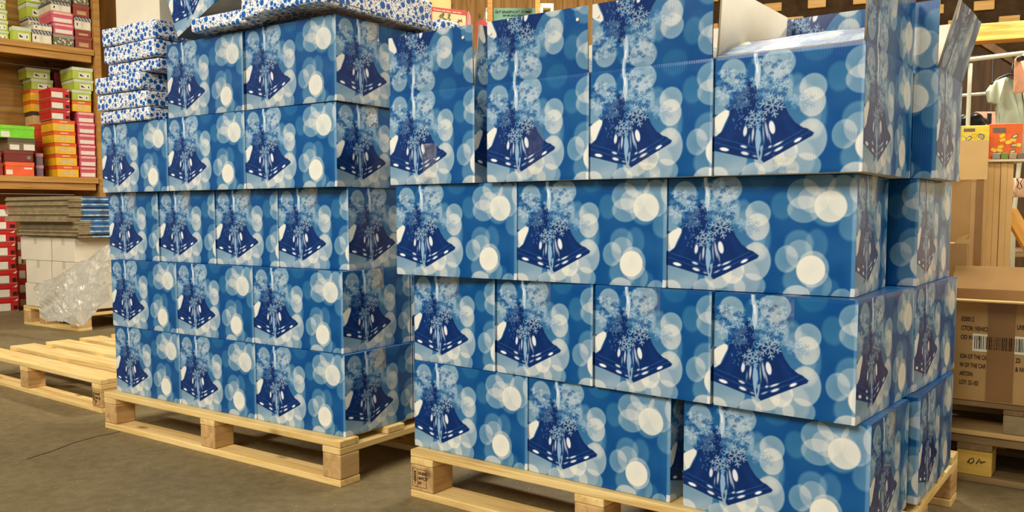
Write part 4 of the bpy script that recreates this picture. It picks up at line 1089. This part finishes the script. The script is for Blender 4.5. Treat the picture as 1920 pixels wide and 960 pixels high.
# slanted plank at the right
a = P(1893, 396, 3.6); b = P(1922, 446, 3.6)
bm = bmesh.new(); d = b-a; L = d.length
add_box(bm, -.02, L+.06, -.012, .012, -.028, .028, .002)
o = bm_obj('slanted_plank', bm, M['beam_wood'], None, a+Vector((.01, 0, -.02)), (0, math.atan2(-d.z, d.x), 0)); tag(o, 'short slanted plank leaning out right of the pedestal', 'plank')
# clothes rack of cream pipes
cr_ = empty('clothes_rack', (0, 0, 0), 0, 'cream metal clothes rack with two rails behind the pedestal', 'clothes rack')
def pipe(name, pts, r): 
    bm = bmesh.new(); add_tube(bm, pts, r, 12); return bm_obj(name, bm, M['white_metal'], cr_, smooth=True)
ZR = 4.3
pipe('top_rail', [P(1790, 116, ZR), P(1990, 92, ZR)], .011)
pipe('lower_rail', [P(1790, 181, ZR+.05), P(1990, 165, ZR+.05)], .008)
pipe('end_post', [P(1820, 120, ZR), P(1818, 160, ZR), P(1815, 230, ZR), Vector((P(1815, 230, ZR).x, P(1815, 230, ZR).y, .0))], .010)
f = P(1900, 500, ZR); pipe('front_post', [P(1918, 100, ZR), P(1912, 300, ZR), Vector((P(1901, 400, ZR).x, f.y, P(1901, 400, ZR).z)), Vector((f.x, f.y, 0.01))], .011)
bm = bmesh.new(); bmesh.ops.create_cone(bm, cap_ends=True, segments=20, radius1=.045, radius2=.02, depth=.02); bm_obj('foot', bm, M['white_metal'], cr_, (f.x, f.y, .010))
# hanging clothes
def cloth_poly(name, pts, Z, th, m, lab, cat, seed=1, parent=None):
    """outline hung in an upright plane at distance Z with soft folds"""
    P3 = [P(x, y, Z) for x, y in pts]; cx = sum(p.x for p in P3)/len(P3)
    bm = bmesh.new(); vs = [bm.verts.new((p.x, 0, p.z)) for p in P3]; fc = bm.faces.new(vs)
    bmesh.ops.triangulate(bm, faces=[fc])
    for _ in range(4): bmesh.ops.subdivide_edges(bm, edges=bm.edges[:], cuts=1)
    for v in bm.verts:
        v.co.y = .012*math.sin(v.co.x*60+seed)+.008*mn.noise(v.co*20)
    r = bmesh.ops.extrude_face_region(bm, geom=bm.faces[:])
    for v in [g for g in r['geom'] if isinstance(g, bmesh.types.BMVert)]: v.co.y += th
    o = bm_obj(name, bm, m, parent, (0, Z, 0), smooth=True)
    if not parent: tag(o, lab, cat)
    return o
sage = plain('sage_cotton', (182, 186, 156), .9, .1, var=.04, sc=10)
ts = cloth_poly('t_shirt', [(1869, 152), (1884, 146), (1896, 150), (1912, 148), (1924, 152), (1930, 300), (1874, 300), (1871, 196), (1860, 192), (1857, 170)], 4.20, .03, sage, 'pale sage green t-shirt hanging on the clothes rack', 't-shirt')
bm = bmesh.new(); h0 = P(1897, 146, 4.265)
add_tube(bm, [P(1860, 160, 4.222), P(1874, 148, 4.222), P(1890, 141, 4.222), P(1905, 141, 4.222), P(1925, 150, 4.222)], .008, 8)
add_tube(bm, [P(1898, 141, 4.222), P(1898, 128, 4.222), P(1901, 110, 4.30), P(1898, 98, 4.30)], .003, 6)
o = bm_obj('clothes_hanger', bm, M['black_plastic'], None, smooth=True); tag(o, 'black plastic hanger holding the sage green t-shirt', 'clothes hanger')
pinkc = plain('pale_pink_board', (226, 164, 124), .8, .1)
pk = cloth_poly('pink_tag_sheet', [(1905, 112), (1912, 105), (1926, 104), (1930, 174), (1903, 175)], 4.1, .006, pinkc, 'salmon pink sheet with a metal eyelet hooked on the rail', 'sheet', 3)
bm = bmesh.new(); bmesh.ops.create_cone(bm, cap_ends=True, segments=20, radius1=.012, radius2=.012, depth=.03, matrix=Matrix.Rotation(math.pi/2, 4, 'X'))
bm_obj('eyelet', bm, M['black_plastic'], pk, (P(1914, 111, 4.08).x, -.02, P(1914, 111, 4.08).z))
lp_ = plain('light_pink_board', (232, 190, 156), .7, .1)
o = cloth_poly('pink_sheet', [(1896, 335), (1925, 336), (1925, 371), (1895, 371)], 3.95, .005, lp_, 'pale pink sheet with a line drawing, right of the pedestal', 'sheet', 5)
bm = bmesh.new(); q = [(1905, 336), (1909, 344), (1906, 352), (1911, 356), (1915, 352), (1912, 344), (1917, 336)]
add_tube(bm, [Vector((P(x, y, 3.92).x, -.035, P(x, y, 3.92).z)) for x, y in q], .0018, 6); bm_obj('line_drawing', bm, M['ink'], o)
bg = empty('pink_carton', P(1830, 240, 4.9), 0, 'pink carton with a dark stripe behind the yellow puzzle box', 'cardboard box')
q = 4.9/F; box('carton_body', 0, 44*q, 0, .2, -bg.location.z, 29*q, plain('pink_carton_board', (216, 158, 132), .6), bg, .002); box('dark_stripe', 20*q, 28*q, -.002, .002, -.05, 26*q, M['black_plastic'], bg)
o = empty('black_bundle', P(1800, 238, 4.4), 0, 'dark glossy bundle behind the yellow puzzle box', 'bundle')
bm = bmesh.new(); bmesh.ops.create_icosphere(bm, subdivisions=3, radius=.055)
for v in bm.verts: v.co += mn.noise_vector(v.co*30)*.02; v.co.z *= .7; v.co.x *= 1.3
bm_obj('wrapped_mass', bm, M['black_plastic'], o, (.06, 0, .03), smooth=True)
# dark table behind right
tb_ = empty('low_table', P(1770, 470, 5.2), 0, 'dark low table far behind the clothes rack', 'table')
tb_.location.z = 0
box('tabletop', 0, .9, 0, .5, .50, .54, M['pallet_old'], tb_, .004)
for x in (.03, .82):
    for y in (.03, .42): box('leg', x, x+.05, y, y+.05, 0, .50, M['pallet_old'], tb_, .003)
